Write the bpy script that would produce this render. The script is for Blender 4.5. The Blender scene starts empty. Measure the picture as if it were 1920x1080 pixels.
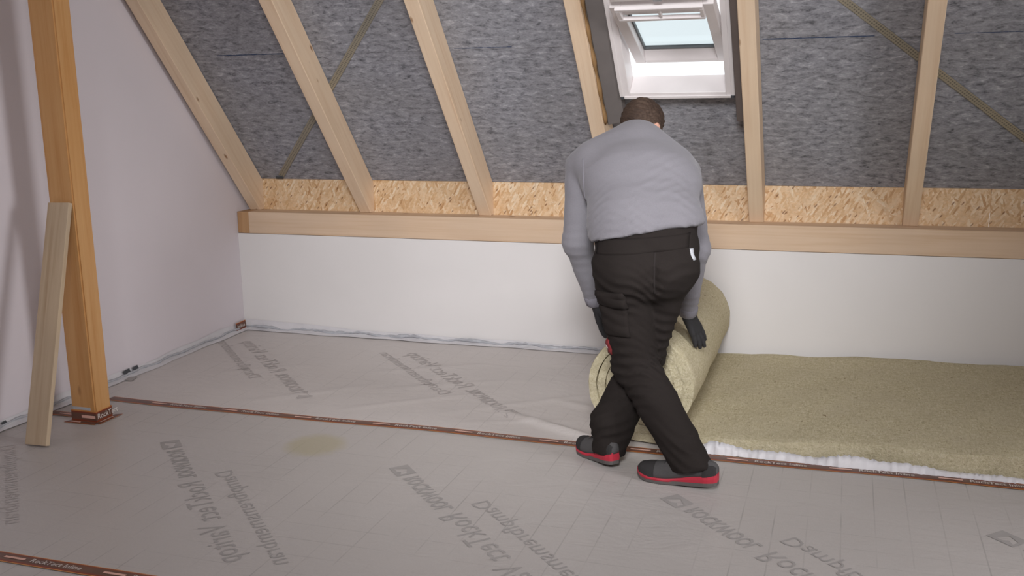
import bpy, bmesh, math, random
import numpy as np
from mathutils import Matrix, Vector

random.seed(7)
rng = np.random.default_rng(11)
SC = bpy.context.scene
COL = SC.collection
PI = math.pi

# ------------------------------------------------------------------ camera
CAM_H, F_PX = 1.5959, 1878.4231
PITCH, YAW, ROLL = 0.2007, 0.323, -0.018
def camera_axes():
    fwd0 = Vector((-math.sin(YAW), math.cos(YAW), 0)); r0 = Vector((math.cos(YAW), math.sin(YAW), 0)); u0 = Vector((0, 0, 1))
    fwd = fwd0*math.cos(PITCH) - u0*math.sin(PITCH); up = u0*math.cos(PITCH) + fwd0*math.sin(PITCH)
    return r0*math.cos(ROLL) + up*math.sin(ROLL), up*math.cos(ROLL) - r0*math.sin(ROLL), fwd
cr, cu, cf = camera_axes()
cam_data = bpy.data.cameras.new('camera')
cam_data.sensor_width = 36.0
cam_data.lens = F_PX*36.0/1920.0
cam_data.clip_start = 0.05
cam = bpy.data.objects.new('camera', cam_data); COL.objects.link(cam)
cam.matrix_world = Matrix(((cr.x, cu.x, -cf.x, 0), (cr.y, cu.y, -cf.y, 0), (cr.z, cu.z, -cf.z, CAM_H), (0, 0, 0, 1)))
SC.camera = cam

# ------------------------------------------------------------------ world, lights, exposure
SC.view_settings.view_transform = 'Standard'
SC.view_settings.look = 'None'
SC.view_settings.exposure = 0.0
SC.view_settings.gamma = 1.0
SC.view_settings.use_curve_mapping = False
world = bpy.data.worlds.new('overcast_sky'); SC.world = world
world.use_nodes = True
wbg = world.node_tree.nodes['Background']
wbg.inputs[0].default_value = (0.93, 0.97, 1.0, 1)
wbg.inputs[1].default_value = 1.35

def area(name, loc, target, size, size_y, power, color=(1, 1, 1), spread=PI):
    d = bpy.data.lights.new(name, 'AREA'); d.shape = 'RECTANGLE'; d.size = size; d.size_y = size_y
    d.energy = power; d.color = color; d.spread = spread
    o = bpy.data.objects.new(name, d); COL.objects.link(o)
    o.location = loc
    o.rotation_euler = (Vector(target) - Vector(loc)).to_track_quat('-Z', 'Y').to_euler()
    return o
area('gable_daylight', (3.07, 2.35, 1.75), (-2.0, 3.3, 0.9), 1.15, 1.35, 36, (0.97, 0.97, 1.0), math.radians(105))
area('ambient_fill', (0.1, 0.3, 2.9), (-1.1, 5.4, 0.75), 1.2, 1.2, 40, (0.98, 0.97, 1.0))  # added broad fill that lifts the ambient level, not a fixture of the attic
sd = bpy.data.lights.new('work_light', 'SPOT'); sd.energy = 1080; sd.color = (0.97, 0.98, 1.0); sd.spot_size = math.radians(46); sd.spot_blend = 1.0; sd.shadow_soft_size = 0.55
so = bpy.data.objects.new('work_light', sd); COL.objects.link(so); so.location = (-0.2, -0.4, 3.1)
so.rotation_euler = (Vector((-1.75, 5.6, 0.75)) - so.location).to_track_quat('-Z', 'Y').to_euler()

# ------------------------------------------------------------------ node helpers
class NT:
    def __init__(s, name):
        s.m = bpy.data.materials.new(name); s.m.use_nodes = True
        s.t = s.m.node_tree; s.b = s.t.nodes['Principled BSDF']
    def n(s, typ, **kw):
        nd = s.t.nodes.new(typ)
        for k, v in kw.items():
            if k.startswith('i_'):
                key = k[2:]
                nd.inputs[int(key) if key.isdigit() else key.replace('_', ' ')].default_value = v
            else: setattr(nd, k, v)
        return nd
    def l(s, a, b): s.t.links.new(a, b)
    def coord(s, scale=(1, 1, 1), rot=(0, 0, 0), loc=(0, 0, 0), rand=False, tex=False):
        tc = s.n('ShaderNodeTexCoord'); mp = s.n('ShaderNodeMapping')
        if tex: mp.vector_type = 'TEXTURE'
        mp.inputs['Scale'].default_value = scale; mp.inputs['Rotation'].default_value = rot; mp.inputs['Location'].default_value = loc
        src = tc.outputs['Object']
        if rand:
            oi = s.n('ShaderNodeObjectInfo'); sc = s.n('ShaderNodeVectorMath', operation='SCALE'); sc.inputs[0].default_value = (13.1, 7.7, 19.3)
            s.l(oi.outputs['Random'], sc.inputs['Scale'])
            ad = s.n('ShaderNodeVectorMath', operation='ADD'); s.l(src, ad.inputs[0]); s.l(sc.outputs[0], ad.inputs[1]); src = ad.outputs[0]
        s.l(src, mp.inputs['Vector'])
        return mp.outputs['Vector']
    def noise(s, vec, scale=5, detail=4, rough=0.55, dist=0):
        nd = s.n('ShaderNodeTexNoise'); nd.inputs['Scale'].default_value = scale; nd.inputs['Detail'].default_value = detail
        nd.inputs['Roughness'].default_value = rough; nd.inputs['Distortion'].default_value = dist
        s.l(vec, nd.inputs['Vector']); return nd.outputs['Fac']
    def ramp(s, fac, stops):
        r = s.n('ShaderNodeValToRGB'); el = r.color_ramp.elements
        while len(el) < len(stops): el.new(0.5)
        for e, (p, c) in zip(el, stops):
            e.position = p; e.color = (c[0], c[1], c[2], 1) if hasattr(c, '__len__') else (c, c, c, 1)
        s.l(fac, r.inputs['Fac']); return r.outputs['Color']
    def mix(s, fac, a, b, mode='MIX'):
        m = s.n('ShaderNodeMix', data_type='RGBA', blend_type=mode)
        for v, idx in ((fac, 0), (a, 6), (b, 7)):
            if hasattr(v, 'links'): s.l(v, m.inputs[idx])
            else: m.inputs[idx].default_value = v if idx == 0 else (v[0], v[1], v[2], 1)
        return m.outputs[2]
    def math(s, op, a, b=None, clamp=False):
        m = s.n('ShaderNodeMath', operation=op); m.use_clamp = clamp
        for v, idx in ((a, 0), (b, 1)):
            if v is None: continue
            if hasattr(v, 'links'): s.l(v, m.inputs[idx])
            else: m.inputs[idx].default_value = v
        return m.outputs[0]
    def bump(s, h, strength=0.3, dist=0.01):
        b = s.n('ShaderNodeBump'); b.inputs['Strength'].default_value = strength; b.inputs['Distance'].default_value = dist
        s.l(h, b.inputs['Height']); s.l(b.outputs['Normal'], s.b.inputs['Normal'])
    def col(s, c):
        if hasattr(c, 'links'): s.l(c, s.b.inputs['Base Color'])
        else: s.b.inputs['Base Color'].default_value = (c[0], c[1], c[2], 1)
    def rough(s, r): s.b.inputs['Roughness'].default_value = r
    def spec(s, v): s.b.inputs['Specular IOR Level'].default_value = v

def srgb(r, g, b):
    f = lambda v: (v/255/12.92) if v/255 <= 0.04045 else ((v/255+0.055)/1.055)**2.4
    return (f(r), f(g), f(b))

def plain(name, c, rough=0.6, spec=0.3, noise_amt=0.06, nscale=8, metallic=0.0):
    k = NT(name)
    n = k.noise(k.coord(), nscale, 3)
    lo = tuple(max(0, x*(1-noise_amt)) for x in c); hi = tuple(min(1, x*(1+noise_amt)) for x in c)
    k.col(k.ramp(n, [(0.3, lo), (0.7, hi)])); k.rough(rough); k.spec(spec); k.b.inputs['Metallic'].default_value = metallic
    return k.m

def wood(name, axis, light, dark, knot=(0.22, 0.12, 0.06), knots=True, rough=0.6, blot=None, knot_scale=1.0, ksel=0.60):
    k = NT(name)
    sc = [22.0, 22.0, 22.0]; sc[axis] = 0.9
    v = k.coord(tuple(sc), rand=True)
    n1 = k.noise(v, 1.0, 5, 0.6, 0.4)
    sc2 = [70.0, 70.0, 70.0]; sc2[axis] = 2.0
    n2 = k.noise(k.coord(tuple(sc2), rand=True), 1.0, 3, 0.5)
    g = k.math('ADD', k.math('MULTIPLY', n1, 0.7), k.math('MULTIPLY', n2, 0.3))
    base = k.ramp(g, [(0.32, dark), (0.5, tuple((a*0.35+b*0.65) for a, b in zip(dark, light))), (0.68, light)])
    n3 = k.noise(k.coord((2.2, 2.2, 2.2), rand=True), 1.0, 2)
    base = k.mix(k.ramp(n3, [(0.35, 0.0), (0.75, 0.45)]), base, blot or tuple(x*0.78 for x in light))
    if knots:
        sk = [9.0*knot_scale]*3; sk[axis] = 3.6*knot_scale
        vo = k.n('ShaderNodeTexVoronoi'); vo.inputs['Scale'].default_value = 1.0; vo.inputs['Randomness'].default_value = 1.0
        k.l(k.coord(tuple(sk), rand=True), vo.inputs['Vector'])
        km = k.ramp(vo.outputs['Distance'], [(0.07, 1.0), (0.12, 0.55), (0.17, 0.0)])
        # keep only some of the cells
        sel = k.ramp(vo.outputs['Color'], [(ksel, 0.0), (ksel+0.04, 1.0)])
        km = k.math('MULTIPLY', km, sel)
        base = k.mix(km, base, knot)
    k.col(base); k.rough(rough); k.spec(0.3); k.bump(n2, 0.12, 0.004)
    return k.m

# ------------------------------------------------------------------ materials
M = {}
M['rafter'] = wood('spruce_rafter', 1, srgb(232, 208, 180), srgb(214, 182, 150), knot=srgb(150, 112, 80), knot_scale=1.7, ksel=0.66)
M['sill'] = wood('spruce_sill', 0, knot_scale=1.6, light=srgb(218, 192, 166), dark=srgb(200, 168, 136), knot=srgb(110, 76, 50))
M['sill_end'] = wood('spruce_offcut', 2, srgb(190, 152, 112), srgb(165, 124, 86), knots=False)
M['post'] = wood('glulam_post', 2, srgb(206, 160, 108), srgb(186, 132, 76), knot=srgb(118, 72, 36), rough=0.45, blot=srgb(196, 140, 80))
M['plank'] = wood('raw_plank', 2, srgb(205, 184, 156), srgb(172, 146, 116), knot=srgb(122, 90, 68), ksel=0.42, blot=srgb(168, 148, 126))

def osb_mat():
    k = NT('osb_board')
    out = None
    for i, (ang, sx, sy) in enumerate(((0.5, 16, 60), (-0.75, 18, 80), (1.25, 17, 84), (2.1, 24, 100))):
        vo = k.n('ShaderNodeTexVoronoi'); vo.inputs['Scale'].default_value = 1.0
        k.l(k.coord((1/sx, 1, 1/sy), (0, ang, 0), (i*3.7, 0, i*1.3), tex=True), vo.inputs['Vector'])
        g = k.n('ShaderNodeSeparateColor'); k.l(vo.outputs['Color'], g.inputs[0])
        c = k.ramp(g.outputs[0], [(0.0, srgb(190, 146, 100)), (0.16, srgb(214, 176, 132)), (0.5, srgb(222, 188, 148)), (0.85, srgb(229, 200, 164)), (1.0, srgb(236, 214, 184))])
        if out is None: out = c
        else:
            m = k.ramp(g.outputs[1], [(0.55, 0.0), (0.58, 1.0)])
            out = k.mix(m, out, c)
    # dark slivers between the strands
    vo = k.n('ShaderNodeTexVoronoi'); vo.inputs['Scale'].default_value = 1.0
    k.l(k.coord((1/26, 1, 1/80), (0, -0.9, 0), tex=True), vo.inputs['Vector'])
    g = k.n('ShaderNodeSeparateColor'); k.l(vo.outputs['Color'], g.inputs[0])
    sl = k.math('MULTIPLY', k.ramp(g.outputs[2], [(0.88, 0.0), (0.9, 1.0)]), k.ramp(vo.outputs['Distance'], [(0.25, 1.0), (0.4, 0.0)]))
    out = k.mix(k.math('MULTIPLY', sl, 0.75), out, srgb(120, 74, 38))
    fine = k.noise(k.coord((40, 1, 90)), 1.0, 3)
    out = k.mix(0.5, out, k.ramp(fine, [(0.3, 0.72), (0.7, 1.0)]), 'MULTIPLY')
    k.col(out); k.rough(0.6); k.bump(fine, 0.2, 0.004)
    return k.m
M['osb'] = osb_mat()

def felt_mat():
    k = NT('roofing_felt')
    n1 = k.noise(k.coord((17, 40, 20)), 1.0, 4, 0.6, 0.6)
    n2 = k.noise(k.coord((70, 150, 60)), 1.0, 3, 0.6)
    n3 = k.noise(k.coord((2.0, 2.5, 2)), 1.0, 2)
    h = k.math('ADD', k.math('MULTIPLY', n1, 0.68), k.math('MULTIPLY', n2, 0.32))
    c = k.ramp(h, [(0.34, srgb(92, 93, 98)), (0.46, srgb(137, 137, 143)), (0.58, srgb(160, 160, 166)), (0.68, srgb(192, 191, 197))])
    c = k.mix(k.ramp(n3, [(0.35, 0.0), (0.7, 0.25)]), c, srgb(140, 136, 132))
    k.col(c); k.rough(0.95); k.spec(0.05); k.bump(h, 0.3, 0.004)
    return k.m
M['felt'] = felt_mat()
M['seam'] = plain('seam_print', srgb(62, 74, 100), 0.9, 0.1)

def plaster_mat(name, c):
    k = NT(name)
    n = k.noise(k.coord((1.3, 1.3, 1.3)), 1.0, 3)
    lo = tuple(x*0.95 for x in c)
    k.col(k.ramp(n, [(0.3, lo), (0.7, c)])); k.rough(0.85); k.spec(0.15)
    k.bump(k.noise(k.coord((60, 60, 60)), 1.0, 3), 0.06, 0.003)
    return k.m
M['plaster'] = plaster_mat('white_plaster', srgb(226, 222, 220))
M['plaster_left'] = plaster_mat('white_plaster_gable', srgb(222, 214, 218))

def membrane_mat(name, c, grid, stain):
    k = NT(name)
    tc = k.n('ShaderNodeTexCoord'); sp = k.n('ShaderNodeSeparateXYZ'); k.l(tc.outputs['Object'], sp.inputs[0])
    n = k.noise(k.coord((1.6, 1.6, 1)), 1.0, 3)
    base = k.ramp(n, [(0.3, tuple(x*0.94 for x in c)), (0.7, c)])
    fib = k.noise(k.coord((220, 60, 1)), 1.0, 2)
    base = k.mix(0.35, base, k.ramp(fib, [(0.3, 0.86), (0.7, 1.0)]), 'MULTIPLY')
    if grid > 0:
        P = 0.117
        def line(out, off, w, seed):
            f = k.math('FRACT', k.math('ADD', k.math('DIVIDE', out, P), off))
            d = k.math('ABSOLUTE', k.math('SUBTRACT', f, 0.5))
            return k.math('LESS_THAN', d, w)
        gx = line(sp.outputs[0], 0.5-0.36+4, 0.020, 1); gy = line(sp.outputs[1], 0.37, 0.018, 2)
        brk = k.ramp(k.noise(k.coord((2.6, 2.6, 1), loc=(3, 7, 0)), 1.0, 2), [(0.42, 0.0), (0.62, 1.0)])
        brk2 = k.ramp(k.noise(k.coord((3.1, 2.2, 1), loc=(9, 1, 0)), 1.0, 2), [(0.46, 0.0), (0.64, 0.8)])
        g = k.math('MAXIMUM', k.math('MULTIPLY', gx, brk), k.math('MULTIPLY', gy, brk2))
        base = k.mix(k.math('MULTIPLY', g, grid), base, srgb(96, 92, 90))
    if stain:
        vd = k.n('ShaderNodeVectorMath', operation='DISTANCE'); vd.inputs[1].default_value = (-2.235, 3.815, 0)
        k.l(tc.outputs['Object'], vd.inputs[0])
        e = k.math('ADD', vd.outputs['Value'], k.math('MULTIPLY', k.noise(k.coord((14, 14, 1)), 1.0, 3), 0.06))
        base = k.mix(k.ramp(e, [(0.13, 0.55), (0.19, 0.0)]), base, srgb(170, 160, 122))
    k.col(base); k.rough(0.42); k.spec(0.35)
    w = k.noise(k.coord((5, 9, 1)), 1.0, 4, 0.6, 0.8)
    k.bump(w, 0.35, 0.012)
    return k.m
M['membrane'] = membrane_mat('vapour_membrane_front', srgb(188, 182, 178), 0.30, True)
M['membrane_rear'] = membrane_mat('vapour_membrane_rear', srgb(206, 199, 195), 0.2, False)
M['print'] = plain('grey_print', srgb(162, 157, 154), 0.6, 0.2)
M['print_faint'] = plain('faint_grey_print', srgb(181, 174, 171), 0.6, 0.2)
M['film'] = plain('white_film', srgb(212, 209, 211), 0.45, 0.4, 0.05, 14)
M['adhesive'] = plain('grey_adhesive', srgb(176, 177, 182), 0.35, 0.5, 0.10, 30)

def tape_mat():
    k = NT('brown_tape')
    tc = k.n('ShaderNodeTexCoord'); sp = k.n('ShaderNodeSeparateXYZ'); k.l(tc.outputs['UV'], sp.inputs[0])
    d = k.math('ABSOLUTE', k.math('SUBTRACT', sp.outputs[1], 0.5))
    n = k.noise(k.coord((6, 6, 6)), 1.0, 2)
    mid = k.ramp(n, [(0.3, srgb(92, 62, 50)), (0.7, srgb(112, 80, 66))])
    c = k.mix(k.ramp(d, [(0.27, 0.0), (0.33, 1.0)]), mid, srgb(126, 56, 34))
    c = k.mix(k.ramp(d, [(0.42, 0.0), (0.45, 1.0)]), c, srgb(196, 132, 70))
    k.col(c); k.rough(0.4); k.spec(0.4)
    return k.m
M['tape'] = tape_mat()
M['tape_text'] = plain('tape_lettering', srgb(206, 196, 190), 0.5)
M['tape_dash'] = plain('tape_dash', srgb(222, 176, 160), 0.5)

def wool_mat():
    k = NT('mineral_wool')
    n1 = k.noise(k.coord((7, 5, 9)), 1.0, 4, 0.6)
    n2 = k.noise(k.coord((130, 38, 130)), 1.0, 4, 0.65, 0.8)
    n4 = k.noise(k.coord((40, 120, 60), loc=(4, 2, 1)), 1.0, 3, 0.6, 0.8)
    h = k.math('ADD', k.math('MULTIPLY', n2, 0.6), k.math('MULTIPLY', n4, 0.4))
    c = k.ramp(h, [(0.3, srgb(152, 140, 112)), (0.5, srgb(192, 181, 150)), (0.7, srgb(218, 209, 184))])
    c = k.mix(k.ramp(n1, [(0.35, 0.0), (0.7, 0.45)]), c, srgb(192, 181, 156))
    sp = k.noise(k.coord((46, 30, 46), loc=(2, 8, 3)), 1.0, 2)
    c = k.mix(k.ramp(sp, [(0.70, 0.0), (0.76, 0.7)]), c, srgb(112, 92, 62))
    k.col(c); k.rough(0.95); k.spec(0.05); k.bump(h, 0.6, 0.01)
    return k.m
M['wool'] = wool_mat()

M['white_lacquer'] = plain('white_lacquer', srgb(226, 219, 218), 0.35, 0.4, 0.02)
M['gasket'] = plain('grey_gasket', srgb(104, 106, 108), 0.5)
M['collar'] = plain('dark_grey_collar', srgb(112, 106, 104), 0.7, 0.2)
M['collar_brown'] = plain('brown_grey_collar', srgb(104, 94, 90), 0.7, 0.2)
M['foam'] = plain('brown_foam', srgb(150, 118, 82), 0.8, 0.1)
M['alu'] = plain('aluminium', srgb(170, 170, 172), 0.35, 0.5, 0.03, 8, 0.8)
M['clip'] = plain('dark_clip', srgb(70, 72, 76), 0.5)
def strap_mat():
    k = NT('perforated_strap')
    tc = k.n('ShaderNodeTexCoord'); vo = k.n('ShaderNodeTexVoronoi'); vo.inputs['Randomness'].default_value = 0.0; vo.inputs['Scale'].default_value = 1.0
    mp = k.n('ShaderNodeMapping'); mp.inputs['Scale'].default_value = (70, 70, 1); k.l(tc.outputs['UV'], mp.inputs[0]); k.l(mp.outputs[0], vo.inputs['Vector'])
    dots = k.ramp(vo.outputs['Distance'], [(0.24, 0.75), (0.34, 0.0)])
    n = k.noise(k.coord((3, 3, 3)), 1.0, 2)
    c = k.ramp(n, [(0.35, srgb(146, 140, 126)), (0.65, srgb(164, 154, 134))])
    k.col(k.mix(dots, c, srgb(92, 88, 80))); k.rough(0.6); k.b.inputs['Metallic'].default_value = 0.2
    return k.m
M['strap'] = strap_mat()
def glass_mat():
    k = NT('pane_glass')
    t = k.t; out = t.nodes['Material Output']
    tr = k.n('ShaderNodeBsdfTransparent'); tr.inputs[0].default_value = (0.80, 0.835, 0.84, 1)
    gl = k.n('ShaderNodeBsdfGlossy'); gl.inputs['Roughness'].default_value = 0.05
    mx = k.n('ShaderNodeMixShader'); mx.inputs[0].default_value = 0.06
    k.l(tr.outputs[0], mx.inputs[1]); k.l(gl.outputs[0], mx.inputs[2]); k.l(mx.outputs[0], out.inputs['Surface'])
    return k.m
M['glass'] = glass_mat()

def cloth(name, c, scale=220, bump=0.25, rough=0.9, var=0.08, sheen=0.0):
    k = NT(name)
    n = k.noise(k.coord((scale, scale, scale)), 1.0, 2); n2 = k.noise(k.coord((5, 5, 5)), 1.0, 3)
    h = k.math('ADD', k.math('MULTIPLY', n, 0.5), k.math('MULTIPLY', n2, 0.5))
    k.col(k.ramp(h, [(0.3, tuple(x*(1-var) for x in c)), (0.7, tuple(x*(1+var) for x in c))])); k.rough(rough); k.spec(0.15)
    k.bump(n, bump, 0.002)
    if sheen: k.b.inputs['Sheen Weight'].default_value = sheen
    return k.m
M['sweat'] = cloth('grey_sweatshirt', srgb(128, 125, 130), 260, 0.2, sheen=0.15)
M['trouser'] = cloth('dark_work_trousers', srgb(40, 35, 33), 300, 0.25)
M['trouser_seam'] = cloth('dark_seam', srgb(48, 43, 42), 300, 0.2)
M['glove'] = cloth('black_glove', srgb(52, 51, 52), 200, 0.3, 0.7)
M['cuff'] = cloth('grey_rib', srgb(130, 127, 134), 160, 0.4)
M['skin'] = plain('skin', srgb(206, 156, 136), 0.5, 0.35, 0.08, 30)
def hair_mat():
    k = NT('short_brown_hair')
    n = k.noise(k.coord((60, 60, 160)), 1.0, 3, 0.6, 0.5); n2 = k.noise(k.coord((9, 9, 9)), 1.0, 3)
    h = k.math('ADD', k.math('MULTIPLY', n, 0.5), k.math('MULTIPLY', n2, 0.5))
    k.col(k.ramp(h, [(0.3, srgb(44, 34, 28)), (0.5, srgb(66, 52, 44)), (0.7, srgb(92, 75, 64))])); k.rough(0.75); k.spec(0.2); k.bump(n, 0.7, 0.004)
    return k.m
M['hair'] = hair_mat()
M['shoe'] = cloth('dark_grey_shoe', srgb(82, 80, 80), 240, 0.3)
M['shoe_dark'] = cloth('black_shoe_panel', srgb(56, 54, 54), 240, 0.3)
M['red'] = plain('red_rubber', srgb(182, 50, 66), 0.5, 0.3)
M['outsole'] = plain('grey_outsole', srgb(96, 92, 90), 0.7, 0.2)
M['tag_red'] = plain('red_tag', srgb(120, 40, 42), 0.6)
M['tag_white'] = plain('pale_tag', srgb(214, 196, 200), 0.6)
M['subfloor'] = plain('subfloor', srgb(150, 142, 134), 0.9)

# ------------------------------------------------------------------ object helpers
WM = {}      # world matrix of every object, so that children can be built in world coordinates
def link(name, verts, faces, mats, parent=None, matrix=None, smooth=False, mat_idx=None, uvs=None):
    me = bpy.data.meshes.new(name)
    me.from_pydata([tuple(map(float, v)) for v in verts], [], [tuple(int(i) for i in f) for f in faces])
    mats = mats if isinstance(mats, (list, tuple)) else [mats]
    for m in mats: me.materials.append(m)
    if mat_idx is not None: me.polygons.foreach_set('material_index', list(mat_idx))
    if smooth: me.polygons.foreach_set('use_smooth', [True]*len(me.polygons))
    if uvs is not None:
        ul = me.uv_layers.new(name='UVMap')
        for lp in me.loops: ul.data[lp.index].uv = uvs[lp.vertex_index]
    me.validate(); me.update()
    o = bpy.data.objects.new(name, me); COL.objects.link(o)
    if parent is not None:
        o.parent = parent; o.matrix_parent_inverse = WM[parent.name].inverted()
    WM[o.name] = matrix.copy() if matrix is not None else Matrix()
    o.matrix_basis = WM[o.name]
    return o
def tag(o, label, cat, group=None, kind=None):
    o['label'] = label; o['category'] = cat
    if group: o['group'] = group
    if kind: o['kind'] = kind
    return o
def empty(name, loc=(0, 0, 0)):
    o = bpy.data.objects.new(name, None); o.empty_display_size = 0.1; COL.objects.link(o); o.location = loc; WM[o.name] = Matrix.Translation(loc)
    return o
def struct(o): o['kind'] = 'structure'; return o

class MB:
    def __init__(s): s.v = []; s.f = []; s.mi = []
    def add(s, verts, faces, mi=0):
        b = len(s.v); s.v += [tuple(v) for v in verts]; s.f += [tuple(i+b for i in f) for f in faces]; s.mi += [mi]*len(faces)
    def box(s, x0, x1, y0, y1, z0, z1, mi=0):
        s.add([(x0, y0, z0), (x1, y0, z0), (x1, y1, z0), (x0, y1, z0), (x0, y0, z1), (x1, y0, z1), (x1, y1, z1), (x0, y1, z1)],
              [(0, 3, 2, 1), (4, 5, 6, 7), (0, 1, 5, 4), (1, 2, 6, 5), (2, 3, 7, 6), (3, 0, 4, 7)], mi)
    def prism(s, poly, axis, a0, a1, mi=0):
        # poly: list of 2-tuples in the other two axes, extruded along axis
        def pt(p, a):
            return {0: (a, p[0], p[1]), 1: (p[0], a, p[1]), 2: (p[0], p[1], a)}[axis]
        n = len(poly)
        vs = [pt(p, a0) for p in poly] + [pt(p, a1) for p in poly]
        fs = [tuple(range(n))[::-1], tuple(range(n, 2*n))] + [(i, (i+1) % n, n+(i+1) % n, n+i) for i in range(n)]
        s.add(vs, fs, mi)
    def build(s, name, mats, parent=None, matrix=None, smooth=False, bevel=0.0, seg=1):
        o = link(name, s.v, s.f, mats, parent, matrix, smooth, s.mi)
        bm = bmesh.new(); bm.from_mesh(o.data)
        bmesh.ops.recalc_face_normals(bm, faces=bm.faces)
        if bevel > 0: bmesh.ops.bevel(bm, geom=list(bm.edges), offset=bevel, segments=seg, affect='EDGES', clamp_overlap=True)
        bm.to_mesh(o.data); bm.free()
        return o

def tube_mesh(pts, r, sides=8):
    pts = [Vector(p) for p in pts]; v = []; f = []
    n = len(pts); rs = r if hasattr(r, '__len__') else [r]*n
    ref = Vector((0, 0, 1))
    for i, p in enumerate(pts):
        t = (pts[min(i+1, n-1)] - pts[max(i-1, 0)]).normalized()
        a = t.cross(ref)
        if a.length < 1e-4: a = t.cross(Vector((1, 0, 0)))
        a.normalize(); b = t.cross(a)
        for k in range(sides):
            an = 2*PI*k/sides; v.append(p + (a*math.cos(an) + b*math.sin(an))*rs[i])
    for i in range(n-1):
        for k in range(sides):
            f.append((i*sides+k, i*sides+(k+1) % sides, (i+1)*sides+(k+1) % sides, (i+1)*sides+k))
    f.append(tuple(range(sides))[::-1]); f.append(tuple((n-1)*sides+k for k in range(sides)))
    return v, f

# ------------------------------------------------------------------ measures
XL, YB = -3.833, 5.7124          # left gable wall, knee wall
ZB, ZT = 0.6558, 0.7993          # underside and top of the sill timber
YO, ZO = 5.8671, 1.0032          # board behind the rafters, its top edge
TH = 0.8741
XR = 3.0
O_ = Vector((0, YO, ZO)); S_ = Vector((0, -math.cos(TH), math.sin(TH))); N_ = Vector((0, -math.sin(TH), -math.cos(TH)))
ROOF = Matrix(((1, 0, 0, 0), (0, S_.y, N_.y, YO), (0, S_.z, N_.z, ZO), (0, 0, 0, 1)))    # local (x, up the slope, into the room)
def sn(y, z):
    d = Vector((0, y, z)) - O_; return d.dot(S_), d.dot(N_)
YT, Y2 = 4.1456, 2.5241          # the two long tapes
S_TOP = 3.3

# ------------------------------------------------------------------ setting
b = MB(); b.box(XL, XR, -1.2, YB+0.3, -0.12, -0.006); struct(b.build('floor', M['subfloor']))
b = MB()
ridge = O_ + S_*S_TOP
b.prism([(-1.2, -0.12), (YO+0.35, -0.12), (YO+0.35, ZO-0.3), (ridge.y, ridge.z+0.15), (-1.2, ridge.z+0.15)], 0, XL-0.15, XL-0.0005)
struct(b.build('wall_left', M['plaster_left']))
b = MB(); b.box(XL, XR, YB, YO+0.01, -0.006, ZB-0.002); struct(b.build('wall_back', M['plaster']))
# right gable wall with a window opening, outside the picture
b = MB()
wy0, wy1, wz0, wz1 = 1.75, 2.95, 1.05, 2.45
b.box(XR, XR+0.15, -1.2, wy0, -0.12, 4.0); b.box(XR, XR+0.15, wy1, YO+0.35, -0.12, 4.0)
b.box(XR, XR+0.15, wy0, wy1, -0.12, wz0); b.box(XR, XR+0.15, wy0, wy1, wz1, 4.0)
struct(b.build('wall_right', M['plaster']))
b = MB(); b.box(XL, XR, -1.35, -1.2, -0.12, 3.6); struct(b.build('wall_front', M['plaster']))
b = MB(); b.box(XL, XR, -1.2, 3.70, 3.42, 3.5); struct(b.build('ceiling', M['plaster']))
# roof deck behind the felt, with the opening for the roof window
HX0, HX1, HS0, HS1 = -1.152, -0.562, 0.735, 1.535
def roof_rects(s0, s1, n0, n1):
    b = MB()
    xs = [XL+0.001, HX0, HX1, XR-0.002]; ss = sorted(set([s0, s1] + [q for q in (HS0, HS1) if s0 < q < s1]))
    for i in range(3):
        for j in range(len(ss)-1):
            if i == 1 and ss[j] >= HS0-1e-6 and ss[j+1] <= HS1+1e-6: continue
            b.box(xs[i], xs[i+1], ss[j], ss[j+1], n0, n1)
    return b
struct(roof_rects(-0.2, S_TOP, -0.05, -0.012).build('ceiling', M['rafter'], matrix=ROOF))

# board strip behind the rafters, in three lengths
osb_edges = [XL+0.004, -1.80, 0.742, XR-0.003]
osb_labels = ['flaky wood strand board above the sill, from the white gable wall to the third rafter',
              'flaky wood strand board above the sill, behind the bending man',
              'flaky wood strand board above the sill, short piece at the right edge of the photo']
for i in range(3):
    b = MB(); b.box(osb_edges[i]+0.001, osb_edges[i+1]-0.001, YO, YO+0.012, ZT-0.03, ZO)
    o = b.build('strand_board', M['osb']); tag(o, osb_labels[i], 'board', 'strand boards between the rafters')

# sill timber
b = MB(); b.box(-3.745, XR-0.002, YB-0.002, YO-0.002, ZB, ZT)
sill = b.build('sill_beam', M['sill'], bevel=0.003)
tag(sill, 'long pale timber beam lying on top of the low white wall', 'beam')
b = MB(); b.box(XL+0.002, -3.746, YB+0.001, YO-0.002, ZB, ZT-0.001)
blk = b.build('timber_offcut', M['sill_end'], bevel=0.002)
tag(blk, 'short darker timber block between the gable wall and the long beam', 'block')

# felt
felt_lo = roof_rects(0.001, 1.03, -0.011, -0.002).build('roofing_felt', M['felt'], matrix=ROOF)
tag(felt_lo, 'mottled grey felt sheet on the roof slope, lower width above the strand board', 'felt')
felt_up = roof_rects(1.018, S_TOP, -0.0018, 0.001).build('roofing_felt', M['felt'], matrix=ROOF)
tag(felt_up, 'mottled grey felt sheet on the roof slope, upper width overlapping the lower one', 'felt')
for x0, x1, h in ((-3.55, -3.08, .008), (-2.05, -1.72, .004), (-0.42, 0.10, .007), (0.45, 0.9, .003)):
    n = 14; b = MB()
    for i in range(n):
        a = x0+(x1-x0)*i/n; c = x0+(x1-x0)*(i+1)/n; q = h*(0.5+0.7*random.random())
        b.box(a, c, 1.028-q*0.5, 1.028+q*0.5, 0.001, 0.0016)
    b.build('seam_print', M['seam'], felt_up, ROOF)

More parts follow.
